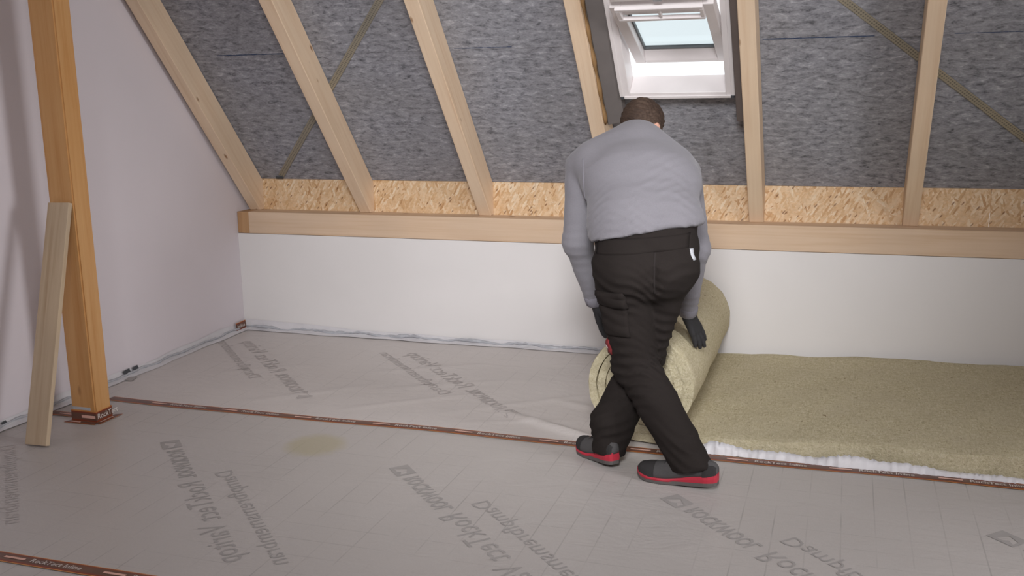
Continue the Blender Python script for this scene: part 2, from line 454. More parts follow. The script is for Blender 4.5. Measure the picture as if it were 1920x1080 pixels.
# bracing straps
def strap(a, c, label):
    a = Vector((a[0], a[1], 0)); c = Vector((c[0], c[1], 0)); d = (c-a).normalized(); w = Vector((-d.y, d.x, 0))*0.020
    L = (c-a).length; v = []; f = []; uv = []
    for z in (0.0016, 0.0030):
        for p, u, q in ((a-w, 0, 0), (c-w, L, 0), (c+w, L, 0.04), (a+w, 0, 0.04)):
            v.append((p.x, p.y, z)); uv.append((u, q))
    f = [(3, 2, 1, 0), (4, 5, 6, 7), (0, 1, 5, 4), (1, 2, 6, 5), (2, 3, 7, 6), (3, 0, 4, 7)]
    o = link('bracing_strap', v, f, M['strap'], matrix=ROOF, uvs=uv)
    tag(o, label, 'strap', 'steel bracing straps on the felt'); return o
strap((-3.56, 0.03), (-2.2, 1.56), 'perforated steel strap rising to the right behind the second rafter')
strap((-0.30, 1.487), (1.20, -0.0 + 0.02), 'olive steel strap falling to the right behind the rightmost rafter')
# small dark fixing at the foot of the first strap
fix = MB(); fix.box(-3.60, -3.545, 0.012, 0.03, 0.003, 0.012)
fx = fix.build('strap_fixing', M['clip'], matrix=ROOF, bevel=0.002); tag(fx, 'small dark fixing at the foot of the perforated strap on the felt', 'fixing')

# rafters
RX = [-3.7945, -2.9756, -2.1553, -1.3305, -0.512, 0.3054, 1.125, 1.945]
raf_labels = ['pale timber rafter along the white gable wall, leftmost of the row',
              'pale timber rafter second from the gable wall, crossed by the perforated strap',
              'pale timber rafter third from the gable wall, left of the bending man',
              'pale timber rafter to the left of the roof window, its foot hidden by the man',
              'pale timber rafter to the right of the roof window',
              'pale timber rafter at the right, crossed by the olive strap',
              'pale timber rafter just beyond the right edge of the photo',
              'pale timber rafter far to the right, out of the photo']
A_ = sn(5.817, ZT+0.0006); B_ = sn(YO-0.0012, ZT+0.0006)
nb = 0.0042
# point on the board plane at depth nb
sC = (YO-0.0012 - YO - N_.y*nb)/S_.y
prof = [A_, B_, (sC, nb), (S_TOP-0.02, nb), (S_TOP-0.02, 0.169)]
for x, lab in zip(RX[:6], raf_labels):
    b = MB(); b.prism(prof, 0, x, x+0.080)
    o = b.build('rafter', M['rafter'], matrix=ROOF, bevel=0.003)
    tag(o, lab, 'rafter', 'sloping rafters')

# ------------------------------------------------------------------ roof window
win = empty('roof_window', tuple(ROOF @ Vector((-0.857, 0.75, 0.03))))
tag(win, 'white roof window between two rafters, its sash tilted open to bright sky', 'roof window')
WX0, WX1, WS0, WS1 = -1.150, -0.564, 0.737, 1.533
def rbox(name, x0, x1, s0, s1, n0, n1, mat, parent, bevel=0.003):
    b = MB(); b.box(x0, x1, s0, s1, n0, n1); return b.build(name, mat, parent, ROOF, bevel=bevel)
fr = MB()
# side members, stepped; bottom member sloping outwards; head member
fr.prism([(WS0, 0.08), (WS1, 0.08), (WS1, -0.05), (WS0, -0.05)], 0, WX0, WX0+0.045)
fr.prism([(WS0, 0.08), (WS1, 0.08), (WS1, -0.05), (WS0, -0.05)], 0, WX1-0.040, WX1)
fr.prism([(WS0, 0.08), (WS0+0.026, 0.078), (WS0+0.034, -0.05), (WS0, -0.05)], 0, WX0+0.045, WX1-0.040)
fr.prism([(WS1-0.05, 0.08), (WS1, 0.08), (WS1, -0.05), (WS1-0.05, -0.05)], 0, WX0+0.045, WX1-0.040)
frame = fr.build('window_frame', M['white_lacquer'], win, ROOF, bevel=0.0025)
ed = MB()
ed.box(WX0-0.008, WX0+0.012, WS0+0.008, WS1, 0.0805, 0.088); ed.box(WX1-0.012, WX1+0.008, WS0+0.008, WS1, 0.0805, 0.088)
ed.build('side_moulding', M['white_lacquer'], frame, ROOF, bevel=0.002)
ed = MB(); ed.box(WX0+0.014, WX1-0.014, WS0-0.008, WS0+0.010, 0.0805, 0.088); ed.build('bottom_moulding', M['white_lacquer'], frame, ROOF, bevel=0.002)
for x in (-1.045, -0.955, -0.86, -0.76, -0.67):
    c = MB(); c.prism([(WS0-0.014, 0.070), (WS0-0.002, 0.070), (WS0-0.008, 0.086)], 0, x-0.009, x+0.009)
    c.build('clip', M['clip'], win, ROOF)
for x in (WX0+0.005, WX1-0.005):
    c = MB(); c.box(x-0.008, x+0.008, WS0-0.006, WS0+0.012, 0.0885, 0.093); c.build('corner_piece', M['clip'], win, ROOF, bevel=0.002)
# collar boards between window and rafters
b = MB()
b.add([(-1.246, 0.56, 0.105), (-1.246, 1.66, 0.105), (-1.157, 1.66, 0.078), (-1.157, 0.56, 0.078), (-1.246, 0.56, 0.003), (-1.246, 1.66, 0.003), (-1.157, 1.66, 0.003), (-1.157, 0.56, 0.003)],
      [(0, 1, 2, 3), (7, 6, 5, 4), (0, 4, 5, 1), (1, 5, 6, 2), (2, 6, 7, 3), (3, 7, 4, 0)])
cl = b.build('insulating_collar', M['collar'], matrix=ROOF, bevel=0.004); tag(cl, 'dark grey collar strip filling the gap left of the roof window', 'collar', 'collar strips beside the roof window')
b = MB(); b.box(-0.552, -0.5145, 0.60, 1.66, 0.003, 0.125)
clr = b.build('insulating_collar', M['collar_brown'], matrix=ROOF, bevel=0.004); tag(clr, 'brown-grey collar strip filling the gap right of the roof window', 'collar', 'collar strips beside the roof window')
# strip of brown foam on the rafter flank
v = []; f = []
for i in range(40):
    s = 0.60+i*0.027; w = 0.012+0.007*math.sin(i*0.9)+0.004*random.random()
    v += [(-1.2495, s, 0.108), (-1.2495+w*0.6, s, 0.112+0.2*w), (-1.2495+w*0.6, s, 0.128+w), (-1.2495, s, 0.135+w)]
for i in range(39):
    a = 4*i; f += [(a, a+4, a+5, a+1), (a+1, a+5, a+6, a+2), (a+2, a+6, a+7, a+3), (a+3, a+7, a+4, a)]
f += [(0, 1, 2, 3), (159, 158, 157, 156)]
foam = link('foam_seal', v, f, M['foam'], matrix=ROOF, smooth=True); tag(foam, 'brown foam bead along the rafter left of the roof window', 'foam')
# sash: its own plane, tilted about the pivot
SP, NP_, TILT = 1.132, 0.088, 0.512
SM = ROOF @ Matrix.Translation((0, SP, NP_)) @ Matrix.Rotation(TILT, 4, 'X')
SX0, SX1, SL = -1.088, -0.604, 0.345
sb = MB()
def railp(b, x0, x1, u0, u1): b.box(x0, x1, u0, u1, -0.062, 0.0)
railp(sb, SX0, SX0+0.055, -SL, SL); railp(sb, SX1-0.050, SX1, -SL, SL)
sb.prism([(-SL, 0.0), (-SL+0.03, 0.0), (-SL+0.085, -0.045), (-SL+0.085, -0.062), (-SL, -0.062)], 0, SX0+0.055, SX1-0.050)
sb.box(SX0+0.055, SX1-0.050, SL-0.085, SL, -0.062, 0.0)
sash = sb.build('sash', M['white_lacquer'], win, SM, bevel=0.0025)
g = MB(); gx0, gx1, gu0, gu1 = SX0+0.055, SX1-0.050, -SL+0.085, SL-0.085
g.box(gx0, gx0+0.009, gu0, gu1, -0.058, -0.040); g.box(gx1-0.009, gx1, gu0, gu1, -0.058, -0.040)
g.box(gx0+0.009, gx1-0.009, gu0, gu0+0.011, -0.058, -0.040); g.box(gx0+0.009, gx1-0.009, gu1-0.009, gu1, -0.058, -0.040)
g.build('gasket', M['gasket'], sash, SM)
g = MB(); g.box(gx0+0.002, gx1-0.002, gu0+0.002, gu1-0.002, -0.0535, -0.0515); g.build('pane', M['glass'], sash, SM)
# ventilation flap with its open grip
vb = MB(); bx0, bx1, bu0, bu1 = -1.050, -0.645, 0.270, 0.400
vb.box(bx0, bx1, bu0, bu0+0.022, 0.020, 0.040); vb.box(bx0, bx1, bu1-0.022, bu1, 0.020, 0.040)
vb.box(bx0, bx0+0.024, bu0+0.022, bu1-0.022, 0.020, 0.040); vb.box(bx1-0.018, bx1, bu0+0.022, bu1-0.022, 0.020, 0.040)
xm = 0.5*(bx0+bx1); vb.box(xm-0.007, xm+0.007, bu0+0.022, bu1-0.022, 0.022, 0.038)
vf = vb.build('vent_flap', M['white_lacquer'], sash, SM, bevel=0.0025)
hb = MB(); hb.box(bx0-0.02, bx1+0.02, bu1+0.004, bu1+0.05, -0.045, 0.0); hb.build('vent_rail', M['white_lacquer'], sash, SM, bevel=0.004)
hb = MB(); hb.box(xm-0.02, xm+0.02, bu1+0.012, bu1+0.024, 0.0005, 0.012); hb.build('latch', M['alu'], sash, SM, bevel=0.003)

# ------------------------------------------------------------------ floor membranes
def H_front(x, y):
    return (0.0022 + 0.0011*np.sin(1.9*x+0.7*y+0.5)*np.sin(2.3*y-0.6*x) + 0.0007*np.sin(5.1*x+3.3*y))
def ridge(x, y, a, c, w, h):
    ax, ay = a; cx, cy = c; dx, dy = cx-ax, cy-ay; L2 = dx*dx+dy*dy
    t = np.clip(((x-ax)*dx+(y-ay)*dy)/L2, 0, 1)
    d = np.hypot(x-ax-t*dx, y-ay-t*dy)
    return h*np.exp(-(d/w)**2)*np.sin(np.clip(t, 0, 1)*PI)**0.5
RID = [((-1.60, 4.50), (-0.95, 4.19), .030, .018), ((-1.40, 4.75), (-0.98, 4.62), .03, .006), ((-2.45, 4.60), (-1.6, 5.05), .035, .006),
       ((-2.35, 4.32), (-1.75, 4.75), .03, .007), ((-1.9, 4.35), (-1.15, 4.9), .03, .006), ((-2.6, 4.9), (-1.9, 5.3), .03, .005),
       ((-2.9, 4.3), (-2.3, 4.8), .04, .006), ((-1.7, 4.28), (-1.2, 4.45), .02, .006), ((-3.4, 4.7), (-2.9, 5.0), .04, .005), ((-1.25, 5.3), (-0.95, 4.7), .04, .006)]
def H_rear(x, y):
    z = 0.0022 + 0.0012*np.sin(2.1*x+1.3*y) * np.sin(1.7*y-0.8*x) + 0.0008*np.sin(6*x-4*y)
    for a, c, w, h in RID: z = z + ridge(x, y, a, c, w, h)
    return z
def sheet(name, x0, x1, y0, y1, Hf, mat, step=0.04, thick=0.0015, smooth=True, edge_fn=None):
    nx = max(2, int((x1-x0)/step)); ny = max(2, int((y1-y0)/step))
    X, Y = np.meshgrid(np.linspace(x0, x1, nx+1), np.linspace(y0, y1, ny+1), indexing='ij')
    Z = Hf(X, Y)
    v = np.stack([X, Y, Z], -1).reshape(-1, 3)
    idx = np.arange((nx+1)*(ny+1)).reshape(nx+1, ny+1)
    f = np.stack([idx[:-1, :-1], idx[1:, :-1], idx[1:, 1:], idx[:-1, 1:]], -1).reshape(-1, 4)
    return link(name, v, f, mat, smooth=smooth)
front = sheet('vapour_membrane', XL+0.003, XR-0.003, Y2, YT, H_front, M['membrane'], 0.05)
tag(front, 'pale grey printed membrane sheet on the floor between the two long brown tapes', 'membrane', 'membrane sheets on the floor')
near = sheet('vapour_membrane', XL+0.003, XR-0.003, 0.2, Y2-0.0005, H_front, M['membrane'], 0.05)
tag(near, 'pale grey membrane sheet below the near brown tape at the bottom left corner', 'membrane', 'membrane sheets on the floor')
rear = sheet('vapour_membrane', XL+0.003, XR-0.003, YT+0.0005, YB-0.004, H_rear, M['membrane_rear'], 0.02)
tag(rear, 'pale wrinkled membrane sheet on the floor between far tape and low wall', 'membrane', 'membrane sheets on the floor')

# film turned up against the walls, with adhesive
def upturn(name, along, n, path_fn, mat, parent):
    v = []; f = []
    for i in range(n+1):
        v += path_fn(i/n)
    m = len(path_fn(0))
    for i in range(n):
        for j in range(m-1):
            a = i*m+j; f.append((a, a+m, a+m+1, a+1))
    return link(name, v, f, mat, parent, smooth=True)
def back_top(x):
    t = (x+3.8)/2.7
    return float(np.interp(t, [0, .06, .2, .4, .7, 1.0, 1.6, 2.6], [0.058, 0.056, 0.040, 0.026, 0.024, 0.017, 0.014, 0.020])) + 0.003*math.sin(x*9)
def back_path(t):
    x = XL+0.006 + t*(XR-0.01-XL-0.006); z = back_top(x)
    wob = 0.006*math.sin(x*7.3)+0.004*math.sin(x*17.1)
    return [(x, YB-0.060-wob, 0.006), (x, YB-0.030-wob*0.5, 0.010+0.003*math.sin(11*x)), (x, YB-0.011, 0.016), (x, YB-0.005, 0.5*z+0.01), (x, YB-0.003, z+0.012)]
upturn('film_upturn', 0, 240, back_path, M['film'], rear)
def left_top(y): return 0.036+0.008*math.sin(y*5)+0.004*math.sin(y*13)
def left_path(t):
    y = 1.2 + t*(YB-0.01-1.2); z = left_top(y)
    wob = 0.006*math.sin(y*8.3)+0.004*math.sin(y*19)
    return [(XL+0.050+wob, y, 0.0055), (XL+0.026+wob*0.5, y, 0.010), (XL+0.010, y, 0.016), (XL+0.005, y, 0.024), (XL+0.003, y, z+0.012)]
o = upturn('film_upturn', 1, 240, left_path, M['film'], rear); o.data.flip_normals()
def bead(pts, radii, name, parent):
    v, f = tube_mesh(pts, radii, 6); return link(name, v, f, M['adhesive'], parent, smooth=True)
pts = []; rad = []
for i in range(150):
    x = XL+0.03+i*0.0185
    pts.append((x, YB-0.018+0.005*math.sin(i*0.7), 0.019+0.006*math.sin(i*0.31)+0.005*random.random())); rad.append(0.0035+0.005*random.random()+0.005*max(0, math.sin(i*0.23)))
bead(pts, rad, 'adhesive_bead', rear)
pts = []; rad = []
for i in range(120):
    y = 3.3+i*0.0195
    pts.append((XL+0.017+0.003*math.sin(i*0.6), y, 0.021+0.004*math.sin(i*0.4)+0.004*random.random())); rad.append(0.004+0.004*random.random())
bead(pts, rad, 'adhesive_bead', rear)
# torn print left on the upturned film of the gable wall
b = MB()
def wallpatch(y0, z0, y1, z1, sk=0.0):
    xx = XL+0.0135
    b = MB(); b.add([(xx+0.004, y0, z0), (xx+0.004, y1, z0+sk), (xx, y1-sk, z1+sk), (xx, y0-sk, z1)], [(0, 1, 2, 3)]); b.build('torn_print', M['clip'], rear)
wallpatch(4.555, 0.026, 4.60, 0.046, .006); wallpatch(4.475, 0.024, 4.53, 0.046, .005); wallpatch(3.55, 0.016, 3.585, 0.038, .005); wallpatch(3.60, 0.020, 3.63, 0.036, .004); wallpatch(3.50, 0.012, 3.53, 0.030, .004)
b = MB(); b.add([(XL+0.05, 4.43, 0.0085), (XL+0.095, 4.44, 0.0070), (XL+0.07, 4.52, 0.0085), (XL+0.035, 4.49, 0.0105)], [(0, 1, 2, 3)])
b.build('torn_print', M['print'], rear)

# ------------------------------------------------------------------ lettering
def text_geo(txt, size, bold=0.0, spacing=1.0):
    cu_ = bpy.data.curves.new('t', 'FONT'); cu_.body = txt; cu_.size = size; cu_.offset = bold*size; cu_.space_character = spacing; cu_.resolution_u = 2; cu_.fill_mode = 'FRONT'
    ob = bpy.data.objects.new('t', cu_); COL.objects.link(ob)
    dg = bpy.context.evaluated_depsgraph_get(); dg.update()
    me = bpy.data.meshes.new_from_object(ob.evaluated_get(dg))
    v = [tuple(p.co) for p in me.vertices]; f = [tuple(p.vertices) for p in me.polygons]
    bpy.data.objects.remove(ob); bpy.data.curves.remove(cu_); bpy.data.meshes.remove(me)
    w = max(p[0] for p in v); return v, f, w
R2 = math.sqrt(0.5)
def logo_geo(h):
    # square with an open folded shape cut out
    q = lambda x, y: (x*h, y*h, 0)
    v = [q(0, 0), q(1.25, 0), q(1.25, 1), q(0, 1), q(.22, .80), q(.52, .22), q(1.10, .46), q(1.10, .80), q(.80, .62), q(.62, .80)]
    f = [(0, 1, 6, 5), (0, 5, 4, 3), (1, 2, 7, 6), (2, 3, 4, 9), (2, 9, 8, 7)]
    return v, f
def print_block(origin, d, up, Hf, name, parent, words, mat):
    # words: (text or None for the mark, size, start along d, offset along up, bold, length)
    for txt, size, s0, o0, bold, length in words:
        V = []; Fc = []
        if txt is None: v, f = logo_geo(size); k = 1.0
        else:
            v, f, w = text_geo(txt, size, bold); k = length/w
        base = len(V)
        for p in v:
            a = s0+p[0]*k; c = o0+p[1]
            x = origin[0]+d[0]*a+up[0]*c; y = origin[1]+d[1]*a+up[1]*c
            V.append((x, y, 0))
        Fc += [tuple(i+base for i in g) for g in f]
        A = np.array(V); A[:, 2] = Hf(A[:, 0], A[:, 1]) + 0.0012
        link('printed_mark' if txt is None else name, A, Fc, mat, parent)
WORDS = [(None, 0.085, 0.0, 0.0, 0, 0), ('ROCKWOOL', 0.098, 0.135, 0.006, 0.022, 0.375), ('RockTect', 0.142, 0.555, -0.006, 0.0, 0.43), ('Varitop', 0.142, 1.03, -0.006, 0.0, 0.34),
         ('Dampfbremsmembran', 0.105, 0.50, -0.140, -0.003, 0.97)]
d1 = (R2, -R2); u1 = (-R2, -R2)
for k, x0 in enumerate((-4.055, -2.895, -1.735, -0.575, 0.585, 1.75)):
    w = WORDS
    ox, oy = x0+0.0, 3.675
    if k == 0: w = [(t, s, a, o, bd, ln) for (t, s, a, o, bd, ln) in WORDS if t in ('Varitop',)] + [('Dampfbremsmembran', 0.105, 0.50, -0.14, -0.003, 0.97)]
    print_block((ox+0.005, oy+0.035), d1, u1, H_front, 'printed_lettering', front, w, M['print'] if k != 0 else M['print_faint'])
d2 = (-R2, R2); u2 = (R2, R2)
for k, x0 in enumerate((-2.70, -1.545)):
    print_block((x0+0.03, 4.405), d2, u2, H_rear, 'printed_lettering', rear, WORDS if k else WORDS, M['print_faint'])

# ------------------------------------------------------------------ tapes
def tape(name, pts, width, Zf, label, text_x=None, text_dir=1, period=0.42, z0=0.0008):
    pts = np.array(pts, float); n = len(pts); v = []; uv = []; f = []
    for i in range(n):
        t = pts[min(i+1, n-1)]-pts[max(i-1, 0)]; t /= np.linalg.norm(t); nn = np.array([-t[1], t[0]])
        for j in range(5):
            q = j/4-0.5; p = pts[i]+nn*q*width
            v.append((p[0], p[1], Zf(p[0], p[1])+z0+(0.0012 if 0 < j < 4 else 0))); uv.append((i/n, j/4))
    for i in range(n-1):
        for j in range(4):
            a = i*5+j; f.append((a, a+5, a+6, a+1))
    o = link(name, v, f, M['tape'], smooth=True, uvs=uv); tag(o, label, 'tape', 'brown sealing tapes')
    if text_x is not None:
        yc = lambda x: float(np.interp(x, pts[:, 0], pts[:, 1]))
        for tx in text_x:
            gv, gf, gw = text_geo('RockTect Inline', 0.036, 0.012); k = 0.215/gw; V = []
            for p in gv:
                x = tx+p[0]*k; V.append((x, yc(x)-0.011+p[1]*0.95, 0))
            A = np.array(V); A[:, 2] = Zf(A[:, 0], A[:, 1])+z0+0.0024
            link('lettering', A, gf, M['tape_text'], o)
            V = []; m = 8
            for i in range(m+1):
                x = tx-0.115+0.09*i/m
                V += [(x, yc(x)-0.006, 0), (x, yc(x)+0.006, 0)]
            A = np.array(V); A[:, 2] = Zf(A[:, 0], A[:, 1])+z0+0.0024
            link('dash', A, [(2*i, 2*i+2, 2*i+3, 2*i+1) for i in range(m)], M['tape_dash'], o)
    return o
def Zmax(x, y): return np.maximum(H_front(x, y), H_rear(x, y))*0 + 0.0045
rng2 = np.random.default_rng(3)
tx = np.linspace(-3.64, XR-0.01, 150)
ty = YT + 0.006*np.sin(tx*2.7+0.4) + 0.004*np.sin(tx*6.1) + 0.004*np.interp(tx, [-3.4, -2.6, -1.7, 0, 1], [0, -1.5, 1.0, -0.5, 1.0])
tape('sealing_tape', list(zip(tx, ty)), 0.062, Zmax, 'long brown lettered tape across the floor behind the post, passing under the man',
     [-3.253+0.42*i for i in range(0, 14)])
tx2 = np.linspace(XL+0.02, XR-0.01, 90); ty2 = Y2+0.004*np.sin(tx2*3)
tape('sealing_tape', list(zip(tx2, ty2)), 0.062, Zmax, 'brown lettered tape on the floor at the bottom left corner of the photo', [-2.62+0.42*i for i in range(-2, 12)])
tx3 = np.linspace(XL+0.03, -3.60, 12)
t3 = tape('sealing_tape', list(zip(tx3, 3.868+0*tx3)), 0.055, Zmax, 'short brown tape between the gable wall and the timber post', None)
b = MB(); b.box(-3.72, -3.62, 3.863, 3.873, 0.0068, 0.0072); b.build('dash', M['tape_dash'], t3)

# corner piece of tape at the foot of the two walls
v = []; f = []; uv = []
for i in range(9):
    y = 5.585+0.115*i/8
    for j in range(5):
        q = j/4; v.append((XL+0.021-0.006*q, y, 0.006+0.056*q+0.003*i/8)); uv.append((i/8, q))
for i in range(8):
    for j in range(4):
        a = i*5+j; f += [(a, a+1, a+6, a+5)]
ct = link('sealing_tape', v, f, M['tape'], smooth=True, uvs=uv); tag(ct, 'small dark lettered tape piece in the corner of gable wall and low wall', 'tape', 'brown sealing tapes')
gv, gf, gw = text_geo('Inline', 0.034, 0.012); k = 0.088/gw
link('lettering', [(XL+0.0195, 5.598+p[0]*k, 0.026+p[1]*0.95) for p in gv], gf, M['tape_text'], ct)

# ------------------------------------------------------------------ post and its tape collar, leaning plank
PX0, PX1, PY0, PY1 = -3.572, -3.427, 3.794, 3.904
b = MB(); b.box(PX0, PX1, PY0, PY1, 0.008, 3.32)
post = b.build('timber_post', M['post'], bevel=0.007, seg=2)
tag(post, 'upright orange timber post standing on the floor near the gable wall', 'post')
cr_ = empty('post_sealing_tape', (PX1, PY0, 0.0)); tag(cr_, 'brown lettered tape wrapped around the foot of the timber post', 'tape', 'brown sealing tapes')
def uvquad(name, quads, mat, parent, thick=0.0):
    v = []; f = []; uv = []
    for q in quads:
        a = len(v); v += q[0]; uv += q[1]; f.append((a, a+1, a+2, a+3))
    return link(name, v, f, mat, parent, uvs=uv)
e = 0.002; zt_ = 0.062
uvquad('wrap', [([(PX0-e, PY0-e, .005), (PX1+e, PY0-e, .005), (PX1+e, PY0-e, zt_), (PX0-e, PY0-e, zt_)], [(0, 0), (1, 0), (1, 1), (0, 1)]),
                ([(PX1+e, PY0-e, .005), (PX1+e, PY1+e, .005), (PX1+e, PY1+e, zt_), (PX1+e, PY0-e, zt_)], [(0, 0), (1, 0), (1, 1), (0, 1)]),
                ([(PX1+e, PY1+e, .005), (PX0-e, PY1+e, .005), (PX0-e, PY1+e, zt_), (PX1+e, PY1+e, zt_)], [(0, 0), (1, 0), (1, 1), (0, 1)]),
                ([(PX0-e, PY1+e, .005), (PX0-e, PY0-e, .005), (PX0-e, PY0-e, zt_), (PX0-e, PY1+e, zt_)], [(0, 0), (1, 0), (1, 1), (0, 1)])], M['tape'], cr_)
w_ = 0.028
uvquad('floor_flap', [([(PX0-.03, PY0-w_-.004, .0055), (PX1+.012, PY0-w_, .0055), (PX1+.004, PY0-.001, .0085), (PX0-.005, PY0-.001, .0085)], [(0, 0), (1, 0), (1, .7), (0, .7)]),
                      ([(PX1+w_, PY0-.016, .0057), (PX1+w_+.004, PY1+.045, .0057), (PX1+.002, PY1+.02, .0087), (PX1+.002, PY0-.004, .0087)], [(0, 0), (1, 0), (1, .7), (0, .7)])], M['tape'], cr_)
gv, gf, gw = text_geo('RockTect', 0.038, 0.012); k = 0.145/gw
link('lettering', [(PX1+e+.0008, PY0+0.006+p[0]*k, 0.022+p[1]*1.0) for p in gv if True], gf, M['tape_text'], cr_)
for bxx in ((PX1-0.085, PX1-0.004, PY0-e-.0012, PY0-e-.0004, 0.026, 0.040), (PX0+.0, PX0+.06, PY0-w_+.008, PY0-w_+.017, 0.0075, 0.0082), (PX1+.010, PX1+.018, PY0+.01, PY0+.10, 0.0088, 0.0093)):
    b = MB(); b.box(*bxx); b.build('dash', M['tape_dash'], cr_)
b = MB(); b.box(PX0+0.008, PX1-0.03, PY0-.0012, PY0-.0003, 0.066, 0.080); b.build('grey_smear', M['adhesive'], cr_)

pb, ptp = Vector((-3.532, 3.440, 0.006)), Vector((-3.552, 3.7655, 1.090))
ez = (ptp-pb); Lp = ez.length; ez.normalize(); ex = Vector((1, 0.0, 0)); ex = (ex-ez*ex.dot(ez)).normalized(); ey = ez.cross(ex)
PM = Matrix(((ex.x, ey.x, ez.x, pb.x), (ex.y, ey.y, ez.y, pb.y), (ex.z, ey.z, ez.z, pb.z), (0, 0, 0, 1)))
b = MB(); b.box(0, 0.121, 0.001, 0.025, 0.006, Lp)
plank = b.build('wooden_plank', M['plank'], matrix=PM, bevel=0.0015); tag(plank, 'weathered short plank leaning against the timber post', 'plank')

# ------------------------------------------------------------------ mineral wool roll and mat (one length)
CX, RR = -0.815, 0.262
def wool_roll():
    path = []   # (x, z, thickness, nx, nz) centre line with outer normal
    for x in np.linspace(XR-0.02, CX+0.10, 60):
        t = float(np.interp(x, [CX+.1, -.4, .3, 1.0], [0.052, 0.060, 0.082, 0.088])); path.append((x, t/2+0.007, t, 0, -1))
    tw = 0.046
    for ph in np.arange(0, 2*PI*5.6, math.radians(7)):
        r = RR - 0.025 - (tw-0.006)*ph/(2*PI)
        a = -PI/2 - ph
        if r < 0.03: break
        path.append((CX+r*math.cos(a), RR+0.007+r*math.sin(a), tw if ph > 0.6 else 0.052-0.006*ph/0.6, math.cos(a), math.sin(a)))
    ys = np.concatenate([[4.232], np.linspace(4.24, 5.66, 26), [5.668]])
    n = len(path); m = len(ys); V = np.zeros((n, 2, m, 3)); rg = np.random.default_rng(5)
    for i, (x, z, t, nx, nz) in enumerate(path):
        for side, sg in ((0, 1), (1, -1)):
            for j, y in enumerate(ys):
                jit = 0.0035*math.sin(9.1*x+3*y+side)+0.003*math.sin(17*x-11*y)+rg.normal()*0.0014
                if i < 60 and side == 0: jit = 0
                inset = 0.002 if j in (0, m-1) else 0
                tt = t/2-inset+ (jit if side == 1 or i >= 60 else 0)*0.8
                yy = y + (0.010*math.sin(x*5+1)+0.006*math.sin(x*13)+(rg.normal()*0.0015+0.004*math.sin(i*1.7)) if j in (0, 1, m-1, m-2) else 0)
                if j >= m-2: yy = min(yy, YB-0.03)
                V[i, side, j] = (x+nx*sg*tt, yy, max(0.0065, z+nz*sg*tt))
    idx = np.arange(n*2*m).reshape(n, 2, m); F = []
    for i in range(n-1):
        for j in range(m-1):
            F.append((idx[i, 0, j], idx[i, 0, j+1], idx[i+1, 0, j+1], idx[i+1, 0, j])); F.append((idx[i, 1, j], idx[i+1, 1, j], idx[i+1, 1, j+1], idx[i, 1, j+1]))
        F.append((idx[i, 0, 0], idx[i+1, 0, 0], idx[i+1, 1, 0], idx[i, 1, 0])); F.append((idx[i, 0, m-1], idx[i, 1, m-1], idx[i+1, 1, m-1], idx[i+1, 0, m-1]))
    for i in (0, n-1):
        for j in range(m-1): F.append((idx[i, 0, j], idx[i, 1, j], idx[i, 1, j+1], idx[i, 0, j+1]))
    o = link('insulation_roll', V.reshape(-1, 3), F, M['wool'], smooth=True)

    bm = bmesh.new(); bm.from_mesh(o.data); bmesh.ops.recalc_face_normals(bm, faces=bm.faces); bm.to_mesh(o.data); bm.free()
    o.data.set_sharp_from_angle(angle=math.radians(50))
    return o
roll = wool_roll(); tag(roll, 'thick yellowish mineral wool mat, half unrolled, its roll in front of the man', 'insulation')

# crumpled white film along the front edge of the mat
v = []; f = []; n = 150; rg = np.random.default_rng(9)
for i in range(n+1):
    x = -0.62+i*(1.36/n); t = i/n
    h = 0.042*min(1, t*12)*max(0.15, 1-0.75*max(0, t-0.45)/0.55)*(0.8+0.25*math.sin(x*9)+0.15*math.sin(x*23)); 
    y0 = float(np.interp(x, [-.62, -.2, .03, .3, .74], [4.172, 4.172, 4.165, 4.174, 4.178]))
    j = lambda s: float(rg.normal()*s)
    v += [(x, y0+j(.002), 0.0065), (x, y0+0.010+j(.003), 0.010+h*0.45+j(.002)), (x, y0+0.022+j(.003), 0.010+h+j(.003)), (x, y0+0.032+j(.003), 0.008+h*0.75+j(.002)), (x, 4.216, 0.010+h*0.55)]
for i in range(n):
    for k in range(4):
        a = i*5+k; f.append((a, a+5, a+6, a+1))
ff = link('crumpled_film', v, f, M['film'], smooth=True)
tag(ff, 'crumpled white film strip along the near edge of the wool mat', 'film')

# ------------------------------------------------------------------ signed distance modelling
V3 = lambda *a: np.array(a, float)
def sd_cone(P, a, b, ra, rb, sq=None):
    a = np.asarray(a, float); b = np.asarray(b, float); ba = b-a; L2 = ba@ba
    t = np.clip(((P-a)@ba)/L2, 0, 1); D = P-a-t[..., None]*ba
    if sq is not None:
        ax, k = sq; ax = np.asarray(ax, float)/np.linalg.norm(ax); c = D@ax; D = D - (c*(1-1/k))[..., None]*ax
    return np.sqrt((D*D).sum(-1)) - (ra+(rb-ra)*t)
def sd_ell(P, c, R, rad):
    q = (P-np.asarray(c, float))@np.asarray(R, float).T     # rows of R are the axes
    k0 = np.sqrt(((q/rad)**2).sum(-1)); k1 = np.sqrt(((q/(np.asarray(rad)**2))**2).sum(-1))+1e-9
    return k0*(k0-1)/k1
def smin(a, b, k):
    h = np.clip(0.5+0.5*(b-a)/k, 0, 1); return b*(1-h)+a*h-k*h*(1-h)
def smax(a, b, k): return -smin(-a, -b, k)
